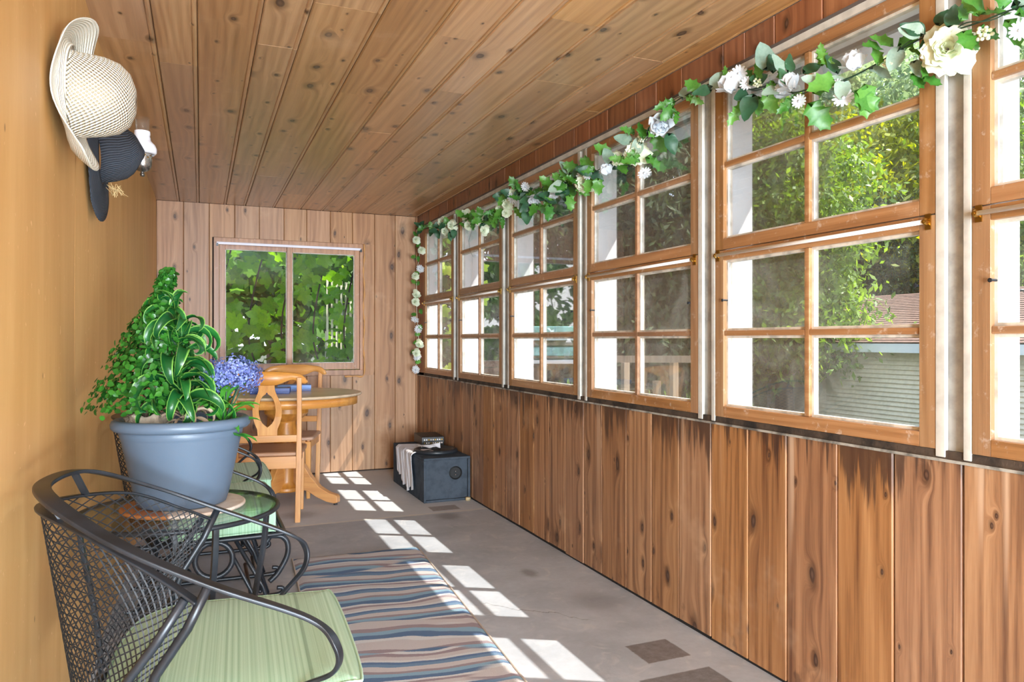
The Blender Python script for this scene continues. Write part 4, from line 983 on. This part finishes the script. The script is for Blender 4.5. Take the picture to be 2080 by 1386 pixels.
def lobed(mat, lobes, depth, asp=.8, seed=1):
    """leaf blade along +x: lobed outline folded along its midrib (lobes 0 = pointed oval)"""
    g = random.Random(seed); half = []; n_ = 16 if lobes else 9
    for i in range(1, n_):
        t = i/n_; w = asp*.5*math.sin(PI*t**.8)**.8
        if lobes: w *= 1-depth*(.5+.5*math.cos(2*PI*t*lobes))*(1-.3*t); w = max(w, .03); t += .05*math.sin(2*PI*t*lobes)
        half.append((t, w*g.uniform(.92, 1.08)))
    mid = [(i/6, 0, -.10*(i/6)**2+.05*math.sin(i*1.1)) for i in range(7)]
    vs = list(mid); fs = []
    for sg in (1, -1):
        b0 = len(vs); vs += [(x, sg*y, .30*y-.16*x*x+.04*math.sin(x*9+sg)) for x, y in half]
        for i in range(len(half)-1):
            k = min(5, int(half[i][0]*6)); k2 = min(6, int(half[i+1][0]*6)); k2 = max(k, k2)
            f = (k, b0+i, b0+i+1) if sg < 0 else (k, b0+i+1, b0+i); fs.append(f)
            if k2 != k: fs.append((k, b0+i+1, k2) if sg < 0 else (k, k2, b0+i+1))
        fs.append((0, min(1, 5), b0) if sg < 0 else (0, b0, 1)); fs.append((5, b0+len(half)-1, 6) if sg < 0 else (5, 6, b0+len(half)-1))
    m = MB(); m.add(vs, fs); return m.mesh('leaf_blade', mat, True)
LF1 = lobed(M_lf1, 3, .5, .85, 2); LF1b = lobed(M_lf1, 4, .6, .6, 5); LF2 = lobed(M_lf2, 0, 0, .62, 3); LF3 = lobed(M_lf3, 0, 0, .7, 4)
BERRY = MB()
for k in range(14):
    a = k*2.4; r_ = .5*math.sqrt(k/14); BERRY.lathe([(.0, -.14), (.10, -.10), (.15, 0), (.10, .10), (0, .14)], 8, (r_*math.cos(a), r_*math.sin(a), .2*math.sin(k)), cap=False)
BERRY = BERRY.mesh('berries', leafmat('berry', (196, 214, 150), (240, 240, 226), trans=.1), True)
GX = 1.815
gar = empty('rose_garland', (0, 0, 0), label='long artificial garland of cream roses, daisies and green leaves strung along the window heads', cat='garland')
gp = [(862, 466), (890, 460), (915, 462), (945, 448), (965, 455), (990, 445), (1015, 432), (1035, 405), (1060, 400), (1085, 410), (1115, 400), (1140, 380), (1170, 368), (1200, 355), (1240, 330), (1280, 308), (1310, 285), (1345, 240), (1372, 207), (1410, 185), (1440, 172), (1480, 172), (1520, 182), (1575, 172), (1610, 188), (1660, 176), (1720, 160), (1780, 130), (1830, 100), (1880, 75), (1935, 62), (1990, 45), (2040, 25), (2090, 8), (2200, -40)]
GP = [atX(x, y, GX) for x, y in gp]; gpath = spline(GP, 5)
MB().tube(gpath, .0022, 6).obj('garland_stem', M_stem, gar, smooth=True)
MB().tube([p+Vector((-.012*math.sin(i*.5), 0, .006*math.cos(i*.7))) for i, p in enumerate(gpath)], .0016, 5).obj('garland_stem', M_stem, gar, smooth=True)
RG = random.Random(5)
def bloom(px, py, rpx, me, name, dirn=(-1, -.75, -.1), x=GX-.02, roll=None, squash=1):
    p = atX(px, py, x); d = p.x*ST+p.y*CT; s = rpx*d/FPX
    M = frame(p, dirn, (RG.uniform(-1, 1), RG.uniform(-1, 1), 1)) @ Matrix.Diagonal((s, s, s*squash, 1)) @ Matrix.Translation((0, 0, -.3))
    return use(me, name, gar, M)
for px, py, r_ in ((1925, 97, 52), (1183, 372, 20), (1288, 310, 26), (1250, 322, 15), (1027, 415, 13), (941, 436, 11), (895, 452, 11), (915, 458, 11), (902, 470, 10), (950, 458, 11), (968, 446, 11), (981, 468, 10), (1012, 424, 10), (1026, 433, 10), (1040, 392, 12), (1022, 398, 10)):
    bloom(px, py, r_, ROSE, 'rose')
bloom(1735, 128, 34, BUD, 'rose_bud', (-.35, .25, 1)); bloom(1604, 172, 31, BUD, 'rose_bud', (-.5, .3, .9)); bloom(1484, 174, 34, BUD, 'rose_bud', (-.4, .35, 1))
bloom(1341, 250, 32, BUD, 'rose_bud', (-.3, -.6, -.8)); bloom(1233, 346, 21, BUD, 'rose_bud', (-.4, .2, 1)); bloom(1128, 397, 16, BUD, 'rose_bud', (-.4, .2, 1)); bloom(1085, 404, 19, BUD, 'rose_bud', (-.4, .2, -1))
for px, py, r_ in ((1500, 150, 17), (1516, 168, 14), (1712, 196, 20), (1622, 205, 14), (1700, 168, 12), (1195, 352, 13), (1180, 360, 12), (1040, 404, 12), (1066, 380, 10), (1308, 350, 14), (2072, 60, 20), (1585, 178, 12)):
    bloom(px, py, r_, DAISY, 'daisy', (-1, -.7, RG.uniform(-.8, .6)))
for px, py, r_ in ((2000, 66, 30), (1803, 128, 20), (1537, 168, 18), (1302, 280, 18), (1655, 176, 14)): bloom(px, py, r_, BERRY, 'berry_cluster')
def gleaf(px, py, spx, me, ang, tilt=.3, name='leaf'):
    if me is LF1 and RG.random() < .4: me = LF1b
    """leaf growing in the picture direction ang (degrees, 0 = towards +Y screen-left reversed)"""
    p = atX(px, py, GX-.01+RG.uniform(-.02, .02)); d = p.x*ST+p.y*CT; s = spx*d/FPX*1.2
    a = math.radians(ang); right = Vector((CT, -ST, 0)); up = Vector((0, 0, 1)); back = Vector((-ST, -CT, 0))
    x = (right*math.cos(a)+up*math.sin(a)+back*RG.uniform(-.3, .6)).normalized()
    nrm = (back+Vector((RG.uniform(-.5, .5), RG.uniform(-.5, .5), RG.uniform(-.3, .7)))*.9)
    return use(me, name, gar, frame(p, nrm-x*nrm.dot(x), x) @ Matrix.Diagonal((s, s, s, 1)))
big = [(1880, 70, 46, LF2, 150), (1905, 55, 42, LF2, 60), (1950, 45, 40, LF1, 80), (1965, 70, 38, LF1, -40), (1885, 120, 36, LF1, -110), (1990, 30, 60, LF1, 10), (2040, 40, 56, LF1, -60), (2060, 30, 60, LF1, -10), (2075, 70, 40, LF3, -30), (2000, 20, 50, LF1, 165), (2068, 12, 40, LF3, 60),
       (1815, 95, 44, LF1, 150), (1845, 100, 44, LF1, -20), (1850, 125, 40, LF3, -60), (1790, 100, 44, LF1, 175), (1850, 150, 34, LF1, -50), (1870, 160, 36, LF1, -20),
       (1700, 160, 56, LF1, 200), (1735, 185, 58, LF1, -30), (1755, 170, 60, LF1, -75), (1690, 140, 46, LF1, 120), (1670, 135, 40, LF1, 100), (1640, 210, 60, LF1, -50), (1620, 195, 44, LF1, -140), (1650, 190, 40, LF1, 40), (1590, 150, 38, LF3, 120), (1600, 150, 36, LF2, 80), (1560, 145, 50, LF3, 110), (1630, 150, 36, LF2, 30), (1540, 165, 44, LF1, 100), (1530, 190, 50, LF2, -110), (1510, 205, 48, LF1, -120), (1540, 195, 34, LF1, -80), (1555, 190, 40, LF1, -60), (1570, 150, 34, LF2, 100),
       (1372, 205, 40, LF1, 200), (1368, 215, 34, LF1, 230), (1375, 225, 30, LF1, 260), (1355, 270, 40, LF2, -70), (1325, 275, 38, LF1, -50), (1310, 320, 50, LF1, -25), (1300, 325, 40, LF1, 190), (1285, 290, 34, LF3, 160), (1270, 325, 32, LF1, 180), (1255, 330, 30, LF1, -60), (1290, 270, 32, LF1, 170), (1240, 315, 34, LF1, 150),
       (1210, 345, 34, LF1, 180), (1200, 350, 32, LF1, 110), (1175, 345, 30, LF1, 160), (1160, 355, 30, LF3, 130), (1150, 375, 34, LF3, 200), (1140, 385, 26, LF1, -60), (1120, 380, 28, LF1, 140), (1108, 405, 34, LF1, -70), (1115, 415, 30, LF1, -90), (1095, 395, 26, LF1, 40), (1060, 415, 30, LF1, -80), (1070, 425, 30, LF2, -90), (1050, 385, 26, LF1, 120), (1045, 420, 24, LF1, -60), (1155, 395, 30, LF1, -80)]
for px, py, s_, me, a in big: gleaf(px, py, s_, me, a)
for px, py in [(x+RG.uniform(-14, 14), y+RG.uniform(-9, 9)) for x, y in gp[:14] for _ in range(7)]:
    s_ = 15+(px-860)*.045; gleaf(px, py, s_, RG.choice((LF1, LF1, LF2)), RG.uniform(0, 360))
for px, py in [(x+RG.uniform(-18, 18), y+RG.uniform(-12, 12)) for x, y in gp[14:33] for _ in range(2)]:
    gleaf(px, py, 30+(px-1200)*.02, RG.choice((LF1, LF1, LF2, LF3)), RG.uniform(0, 360))
MB().tube([atX(x, y, GX) for x, y in ((966, 455), (958, 470), (952, 490), (955, 510), (961, 522))], .0012, 5).obj('loose_wire', M_stem, gar, smooth=True)
# hanging flower string in the corner
hs = empty('flower_string', (0, 0, 0), label='thin string of small white flowers hanging in the corner left of the windows', cat='garland')
HD = 6.72
hp = [(852, 464), (851, 485), (853, 510), (848, 545), (846, 585), (846, 620), (849, 665), (850, 700), (846, 730), (845, 752)]
MB().tube(spline([atD(x, y, HD) for x, y in hp], 5), .0022, 5).obj('string', plain('pale_cord', (180, 186, 170), .7), hs, smooth=True)
hk = atD(852, 463, HD)
MB().tube([hk+Vector((0, .011*math.cos(a), .011*math.sin(a))) for a in [2*PI*k/16 for k in range(16)]], .003, 6, True).tube([hk+Vector((.008, .0, 0)), hk+Vector((.05, .02, 0))], .002, 6).obj('hook', M_rod, hs, smooth=True)
for px, py in ((845, 487), (855.6, 508), (854, 546), (843, 560), (845, 599), (843, 613), (843, 649), (850, 669), (851, 700), (845, 718), (848, 726), (845, 751)):
    p = atD(px, py, HD-.02); s = 8.5*HD/FPX
    use(DAISY if RG.random() < .45 else ROSE, 'flower', hs, frame(p, (-.5, -.6, RG.uniform(-.9, .9)), (0, 0, 1)) @ Matrix.Diagonal((s, s, s, 1)))
for px, py in ((848, 480), (847, 503), (849, 520), (845, 520), (852, 556), (853, 573), (845, 575), (850, 600), (853, 628), (846, 640), (852, 660), (842, 679), (843, 711), (850, 694), (843, 737), (855, 731), (848, 740)):
    p = atD(px, py, HD-.01); s = 11*HD/FPX*1.2
    use(LF1, 'leaf', hs, frame(p, (-.6, -.8, RG.uniform(-.6, .6)), (RG.uniform(-1, 1), 0, RG.uniform(-.6, .4))) @ Matrix.Diagonal((s, s, s, 1)))

# ------------------------------------------------------------------ outdoors
GZ = -1.35
MB().box(-400, 500, -400, 600, GZ-.2, GZ).obj('ground', plain('dry_lawn', (58, 66, 40), .95, mott=.4), kind='structure')
# garage
M_side = plain('cream_siding', (222, 216, 194), .7, mott=.06); M_shin = plain('brown_shingle', (124, 98, 86), .9, var=.12, mott=.2)
gar_ = empty('garage', (11, 5, GZ), label='cream sided garage with brown shingle roof beyond the windows', cat='building')
gy0, gy1 = -7.5, 7.3; gh = 1.0-GZ
m = MB(); nl = 30; lap = gh/nl
for k in range(nl):
    z = k*lap; m.add([(-.018, gy0, z), (-.018, gy1, z), (0, gy1, z+lap), (0, gy0, z+lap), (0, gy0, z), (0, gy1, z)], [(0, 1, 2, 3), (0, 4, 5, 1)])
    MB().add([(-.040, gy0, z), (-.040, gy1, z), (-.004, gy1, z+lap), (-.004, gy0, z+lap), (.01, gy1, z+lap), (.01, gy0, z+lap), (.01, gy0, z), (.01, gy1, z)], [(0, 3, 2, 1), (3, 5, 4, 2), (0, 1, 7, 6), (0, 6, 5, 3), (1, 2, 4, 7), (4, 5, 6, 7)]).obj('siding_board', M_side, gar_)
MB().add([(0, gy0, 0), (0, gy1, 0), (5.8, gy1, 0), (5.8, gy0, 0), (0, gy0, gh+.1), (0, gy1, gh+.1), (5.8, gy1, gh+.1), (5.8, gy0, gh+.1), (2.9, gy0, gh+1.05), (2.9, gy1, gh+1.05)],
         [(0, 1, 5, 4), (1, 2, 6, 9, 5), (2, 3, 7, 6), (3, 0, 4, 8, 7), (0, 3, 2, 1), (4, 5, 9, 8), (6, 7, 8, 9)]).obj('wall_body', M_side, gar_)
MB().box(-.03, .03, gy1-.08, gy1+.02, 0, gh).obj('corner_board', M_wext, gar_)
MB().box(-.34, -.30, gy0-.3, gy1+.3, gh-.02, gh+.13).box(-.30, 0, gy0-.3, gy1+.3, gh-.02, gh-.0).obj('fascia', plain('fascia_white', (214, 222, 224), .6), gar_)
sl = math.atan2(1.02, 3.22); nc = 26
for k in range(nc):
    u0, u1 = k/nc, (k+1.25)/nc; L = math.hypot(1.02, 3.22)
    def rp(u, off): return (-.34+3.24*u-off*math.sin(sl), gh+.14+1.03*u+off*math.cos(sl))
    a, b = rp(u0, .018), rp(min(u1, 1), .002); c_, d_ = rp(u0, .0), rp(min(u1, 1), -.012)
    MB().prism([(a[0], a[1]), (b[0], b[1]), (d_[0], d_[1]), (c_[0], c_[1])], 1, gy0-.3, gy1+.3).obj('shingle_course', M_shin, gar_)
MB().add([(2.9, gy0-.3, gh+1.18), (2.9, gy1+.3, gh+1.18), (6.2, gy1+.3, gh+.1), (6.2, gy0-.3, gh+.1), (2.9, gy0-.3, gh+1.10), (2.9, gy1+.3, gh+1.10), (6.2, gy1+.3, gh+.02), (6.2, gy0-.3, gh+.02)],
         [(0, 1, 2, 3), (7, 6, 5, 4), (1, 5, 6, 2), (0, 3, 7, 4), (3, 2, 6, 7)]).obj('rear_roof', M_shin, gar_)
# fence rail outside
M_fen = wood('weathered_rail', 0, 2, (132, 112, 92), (170, 146, 118), (206, 178, 140), knots=0, var=.1)
fe = empty('fence_rail', (0, 0, 0), label='weathered wooden top rail on posts outside the windows', cat='fence')
a, b = atD(1205, 730, 8.2), atD(1407, 730, 8.0); MB().bar(a, b, .04, .075).obj('rail', M_fen, fe)
for px in (1270, 1369): p = atD(px, 737, 8.1); MB().bar((p.x, p.y, GZ), (p.x, p.y, p.z), .07).obj('post', M_fen, fe)
p = atD(1334, 774, 8.1); sp_ = MB().bar((p.x, p.y, GZ), (p.x, p.y, p.z), .065).obj('fence_stub', M_fen, label='short cut off wooden post standing just under the outdoor rail', cat='post')
# stack of turquoise boards
M_turq = plain('turquoise_paint', (150, 202, 202), .6, mott=.2); M_brn = plain('brown_board', (150, 122, 100), .8, mott=.4)
bsk = empty('painted_stack', (0, 0, 0), label='stack of peeling turquoise and white boards seen outside through the third window', cat='boards')
for k, (ya, yb, mt) in enumerate(((664, 679, M_turq), (684, 692, M_wext), (692, 702, M_brn), (705, 722, M_turq), (722, 727, M_brn), (730, 738, M_wext))):
    d = 7.6; a, b = atD(1060, (ya+yb)/2, d+.03*k), atD(1236, (ya+yb)/2, d-.02*k); MB().bar(a, b, .5, (yb-ya)*d/FPX).obj('board', mt, bsk, bevel=.006)
a, b = atD(1085, 740, 7.8), atD(1220, 740, 7.6)
for p in (a, b): MB().bar((p.x, p.y, GZ), (p.x, p.y, p.z), .10).obj('trestle_leg', M_brn, bsk)
# foliage
def cloudmesh(name, n, mat, seed, blobs, leaf=.12, asp=.5, droop=.5, clump=.32, clumps=260):
    """blobs: list of (cx,cy,cz,rx,ry,rz). Leaves as bent quads around clump centres lying in the outer shell"""
    g = np.random.default_rng(seed); B = np.array(blobs, float); vol = (B[:, 3]*B[:, 4]*B[:, 5])**.67; vol /= vol.sum()
    bi = g.choice(len(B), clumps, p=vol); d = g.normal(size=(clumps, 3)); d /= np.linalg.norm(d, axis=1)[:, None]
    r = g.uniform(.55, 1.05, clumps)[:, None]; C = B[bi, :3]+d*B[bi, 3:]*r
    ci = g.integers(0, clumps, n); off = g.normal(size=(n, 3))*clump*np.array([1, 1, .45]); Pp = C[ci]+off; Pp[:, 2] -= np.abs(off[:, :2]).sum(1)*droop*.5
    ax = g.normal(size=(n, 3)); ax[:, 2] -= droop; ax /= np.linalg.norm(ax, axis=1)[:, None]
    nn = g.normal(size=(n, 3))+np.array([0, 0, .8]); sd = np.cross(ax, nn); sd /= np.linalg.norm(sd, axis=1)[:, None]+1e-9
    L = (leaf*g.uniform(.6, 1.3, n))[:, None]; V = np.stack([Pp, Pp+ax*L*.5+sd*L*asp*.5, Pp+ax*L, Pp+ax*L*.5-sd*L*asp*.5], 1).reshape(-1, 3)
    me = D.meshes.new(name); me.vertices.add(4*n); me.vertices.foreach_set('co', V.ravel().astype(np.float32))
    me.loops.add(4*n); me.loops.foreach_set('vertex_index', np.arange(4*n, dtype=np.int32)); me.polygons.add(n)
    me.polygons.foreach_set('loop_start', np.arange(0, 4*n, 4, dtype=np.int32)); me.polygons.foreach_set('loop_total', np.full(n, 4, dtype=np.int32))
    me.materials.append(mat); me.update(); me.validate(); return me
M_con = leafmat('conifer_green', (34, 52, 30), (74, 96, 54), trans=.25, rough=.7)
M_gre = leafmat('leaf_green', (62, 92, 36), (132, 164, 72), trans=.4, rough=.5)
M_yel = leafmat('sunny_leaf', (92, 112, 34), (176, 182, 70), trans=.45, rough=.5)
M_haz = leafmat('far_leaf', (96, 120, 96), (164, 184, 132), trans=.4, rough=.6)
M_trunk = plain('tree_bark', (70, 58, 48), .9, mott=.4, bumpn=(14, .8, .05))
con = cloudmesh('conifer_crown', 42000, M_con, 1, [(0, 0, z, 2.5*(1-z/16), 2.5*(1-z/16), 1.3) for z in np.arange(1.0, 12.5, 1.3)], .20, .32, 1.2, .34, 520)
con2 = cloudmesh('loose_crown', 24000, M_con, 7, [(0, 0, z, 2.3, 2.3, 1.3) for z in np.arange(1.5, 11, 1.6)], .17, .4, 1.0, .32, 420)
gre = cloudmesh('leafy_crown', 26000, M_gre, 2, [(-.3, 0, 3.0, 1.3, 1.3, .9), (.2, .2, 3.8, 1.4, 1.4, 1.0), (-.3, -.2, 5.2, 1.3, 1.3, 1.2), (-.1, .2, 6.6, .9, .9, 1.0)], .15, .42, .8, .26, 330)
yel = cloudmesh('sunny_crown', 34000, M_yel, 3, [(0, 0, 4.4, 3.2, 3.2, 2.0), (1, 1, 6.6, 2.4, 2.4, 1.6), (-1.8, .6, 5.3, 1.8, 1.8, 1.5), (.3, -.6, 2.6, 2.6, 2.6, 1.6)], .22, .5, .5, .36, 420)
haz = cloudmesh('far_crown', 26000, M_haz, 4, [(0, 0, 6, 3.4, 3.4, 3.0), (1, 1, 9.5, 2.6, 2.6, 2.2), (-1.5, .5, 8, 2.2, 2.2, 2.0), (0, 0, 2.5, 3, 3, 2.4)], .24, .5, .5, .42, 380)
def tree(me, x, y, s, label, rz=0, trunk_h=None, zb=0, sz=1, grp='trees beyond the windows'):
    t = empty('tree', (x, y, GZ), rz, label=label, cat='tree', group=grp)
    use(me, 'crown', t, Matrix.Translation((0, 0, zb)) @ Matrix.Diagonal((s, s, s*sz, 1)))
    h = trunk_h or 6; MB().tube(spline([(0, 0, 0), (.08, .05, h*.4), (-.05, .1, h*.8), (0, 0, h)], 5), [.22*s*(1-.7*i/15) for i in range(16)], 8).obj('trunk', M_trunk, t, smooth=True)
def pol(px, d): p = atD(px, 690, d); return p.x, p.y
x, y = pol(1330, 15); tree(con, x, y, 1.0, 'tall dark evergreen with drooping sprays behind the outdoor rail')
x, y = pol(1220, 18.5); tree(con, x, y, 1.05, 'dark evergreen far back between the turquoise board stack and the outdoor rail', 2)
x, y = pol(1110, 16); tree(con2, x, y, 1.0, 'loose dark evergreen with sky showing through, right behind the turquoise board stack', 1)
x, y = pol(995, 15); tree(con2, x, y, .95, 'dark evergreen seen through the second window from the far corner', 4)
x, y = pol(1440, 19); tree(con, x, y, 1.1, 'dark evergreen right of the outdoor rail, mostly hidden by the white jamb', 5)
x, y = pol(1548, 23); tree(con, x, y, 1.15, 'big grey green evergreen left of the garage behind the largest full window', 3)
x, y = pol(1600, 14.2); tree(gre, x, y, 1.0, 'light green leafy tree in front of the garage roof corner', 1, 4)
x, y = pol(1800, 24); tree(yel, x, y, 1.3, 'sunlit yellow green tree rising behind the garage roof', 0, 5)
x, y = pol(1870, 20.5); tree(con2, x, y, .62, 'low dark evergreen right behind the garage ridge', 2, 4)
x, y = pol(1730, 21.8); tree(con2, x, y, .66, 'dark evergreen behind the garage ridge, left of the yellow green tree', 5, 4)
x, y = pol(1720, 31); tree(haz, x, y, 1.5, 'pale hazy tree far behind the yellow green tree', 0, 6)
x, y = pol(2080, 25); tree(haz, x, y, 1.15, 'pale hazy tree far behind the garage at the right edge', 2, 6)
x, y = pol(1990, 21); tree(gre, x, y, 1.3, 'green tree rising behind the garage roof at the right edge', 2, 5)
x, y = pol(945, 17); tree(con2, x, y, 1.0, 'dark evergreen seen through the window nearest the far corner', 3)
hedge = cloudmesh('shrub_mass', 14000, M_gre, 9, [(k*1.1, .4*math.sin(k), .7, 1.0, .9, .9) for k in range(-4, 5)], .13, .5, .6, .24, 330)
for k, (px, d, lb) in enumerate(((1330, 11, 'low green shrubs under the outdoor rail'), (1120, 11.5, 'low green shrubs behind the stack of turquoise boards'))):
    x, y = pol(px, d); h = empty('shrub_row', (x, y, GZ), -TH, label=lb, cat='shrub', group='shrubs outside'); use(hedge, 'foliage', h, Matrix.Diagonal((.30, .6, 1.15, 1)))['kind'] = 'stuff'
# leaning trunk beyond window 2
a, b = atD(985, 800, 10), atD(1020, 640, 10)
MB().tube(spline([a+(a-b)*1.1, a, (a+b)/2+Vector((.03, 0, 0)), b, b+(b-a)*1.2], 6), .11, 8).obj('leaning_trunk', M_trunk, smooth=True, label='leaning dark tree trunk outside the second window from the far corner', cat='tree')
# grape vine over the back window and by the first window
M_vine = leafmat('vine_leaf', (58, 112, 20), (126, 176, 44), trans=.55, rough=.45, island=False)
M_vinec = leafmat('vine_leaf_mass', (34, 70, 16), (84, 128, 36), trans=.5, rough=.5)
def palmate(mat):
    m = MB(); out = []; n_ = 40
    for i in range(n_):
        a = 2*PI*i/n_; r = .5*(1-.34*(.5+.5*math.cos(5*a))-.05*math.cos(25*a))
        if abs(a-PI) < .15 or abs(a) < .0: r *= 1
        x = .45-r*1.05*math.cos(a); y = r*math.sin(a)*1.1
        out.append((x, y, -.25*abs(y)+.10*math.sin(x*PI)-.12*x*x))
    m.add([(.4, 0, .05)]+out, [(0, i+1, (i+1) % n_+1) for i in range(n_)]); return m.mesh('leaf_blade', mat, True)
VL = palmate(M_vine)
vine = empty('grape_vine', (0, 0, 0), label='sunlit grape vine with broad leaves covering the outside of the back window', cat='vine')
RV = random.Random(21)
for k in range(290):
    p = Vector((RV.uniform(-.15, 1.75), RV.uniform(7.15, 8.1), RV.uniform(.65, 2.35)))
    s = RV.uniform(.11, .20)
    use(VL, 'leaf', vine, frame(p, (RV.uniform(-.6, .6), -1+RV.uniform(-.2, .9), RV.uniform(-.2, .9)), (RV.uniform(-1, 1), 0, RV.uniform(-1.2, .1))) @ Matrix.Diagonal((s, s, s, 1)))
for k in range(7):
    x0_ = -.1+k*.3; MB().tube(spline([(x0_, 7.6, GZ), (x0_+.1, 7.7, .5), (x0_-.08, 7.5, 1.3), (x0_+.15, 7.6, 2.4)], 6), .008, 6).obj('vine_stem', M_trunk, vine, smooth=True)
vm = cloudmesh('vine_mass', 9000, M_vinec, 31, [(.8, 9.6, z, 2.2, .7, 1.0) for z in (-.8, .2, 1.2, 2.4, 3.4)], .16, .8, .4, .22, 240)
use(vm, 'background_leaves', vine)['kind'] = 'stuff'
v2 = empty('vine_spray', (0, 0, 0), label='bright yellow green vine spray outside the window nearest the far corner', cat='vine')
M_vy = leafmat('vine_leaf_bright', (150, 186, 46), (216, 228, 96), trans=.5, rough=.5, island=False); VY = palmate(M_vy)
for k in range(60):
    p = Vector((2.55+RV.uniform(-.16, .28), 7.75+RV.uniform(-.5, .4), RV.uniform(.3, 2.25))); s = RV.uniform(.09, .15)
    use(VY, 'leaf', v2, frame(p, (RV.uniform(-1, .2), -1, RV.uniform(-.3, .9)), (RV.uniform(-1, 1), 0, -1)) @ Matrix.Diagonal((s, s, s, 1)))
MB().tube(spline([(2.6, 7.8, GZ), (2.55, 7.7, .5), (2.65, 7.8, 1.4), (2.5, 7.7, 2.35)], 6), .012, 6).obj('vine_stem', M_trunk, v2, smooth=True)
x, y = pol(560, 15); tree(gre, x, y, 1.5, 'dense green tree behind the back window vine', 0, 5, grp='trees behind the back window')
x, y = pol(680, 14); tree(gre, x, y, 1.5, 'second green tree behind the back window, right of the first', 2, 5, grp='trees behind the back window')
# slatted garden panel behind the vine
tr = empty('slatted_panel', (0, 0, 0), label='pale slatted garden chair back leaning behind the vine at right', cat='panel')
M_slat = plain('grey_white_slat', (200, 194, 176), .8)
for k in range(6):
    a, b = atD(665+k*9.5, 568+k*1.5, 8.0), atD(665+k*9.5, 702+k*3, 8.0); MB().bar(a, b, .022, .012).obj('slat', M_slat, tr)
MB().bar(atD(660, 620, 8.02), atD(716, 616, 8.02), .03, .015).bar(atD(660, 672, 8.02), atD(716, 676, 8.02), .03, .012).obj('crossbar', plain('dark_crossbar', (70, 66, 56), .8), tr)
for px in (663, 715): p = atD(px, 690, 8.03); MB().bar((p.x, p.y, GZ), (p.x, p.y, p.z+.1), .025).obj('leg', M_slat, tr)
# wrought iron plant hook beyond the right-most window
p0 = atD(2068, 780, 5.2)
MB().tube(spline([(p0.x, p0.y, GZ), (p0.x, p0.y, p0.z), atD(2062, 690, 5.2), atD(2056, 640, 5.2), atD(2058, 610, 5.2), atD(2072, 590, 5.2), atD(2092, 600, 5.2), atD(2098, 630, 5.2), atD(2085, 645, 5.2)], 6), .010, 8).obj('garden_hook', M_iron, smooth=True, label='dark curled iron garden hook outside the window at the right edge', cat='hook')
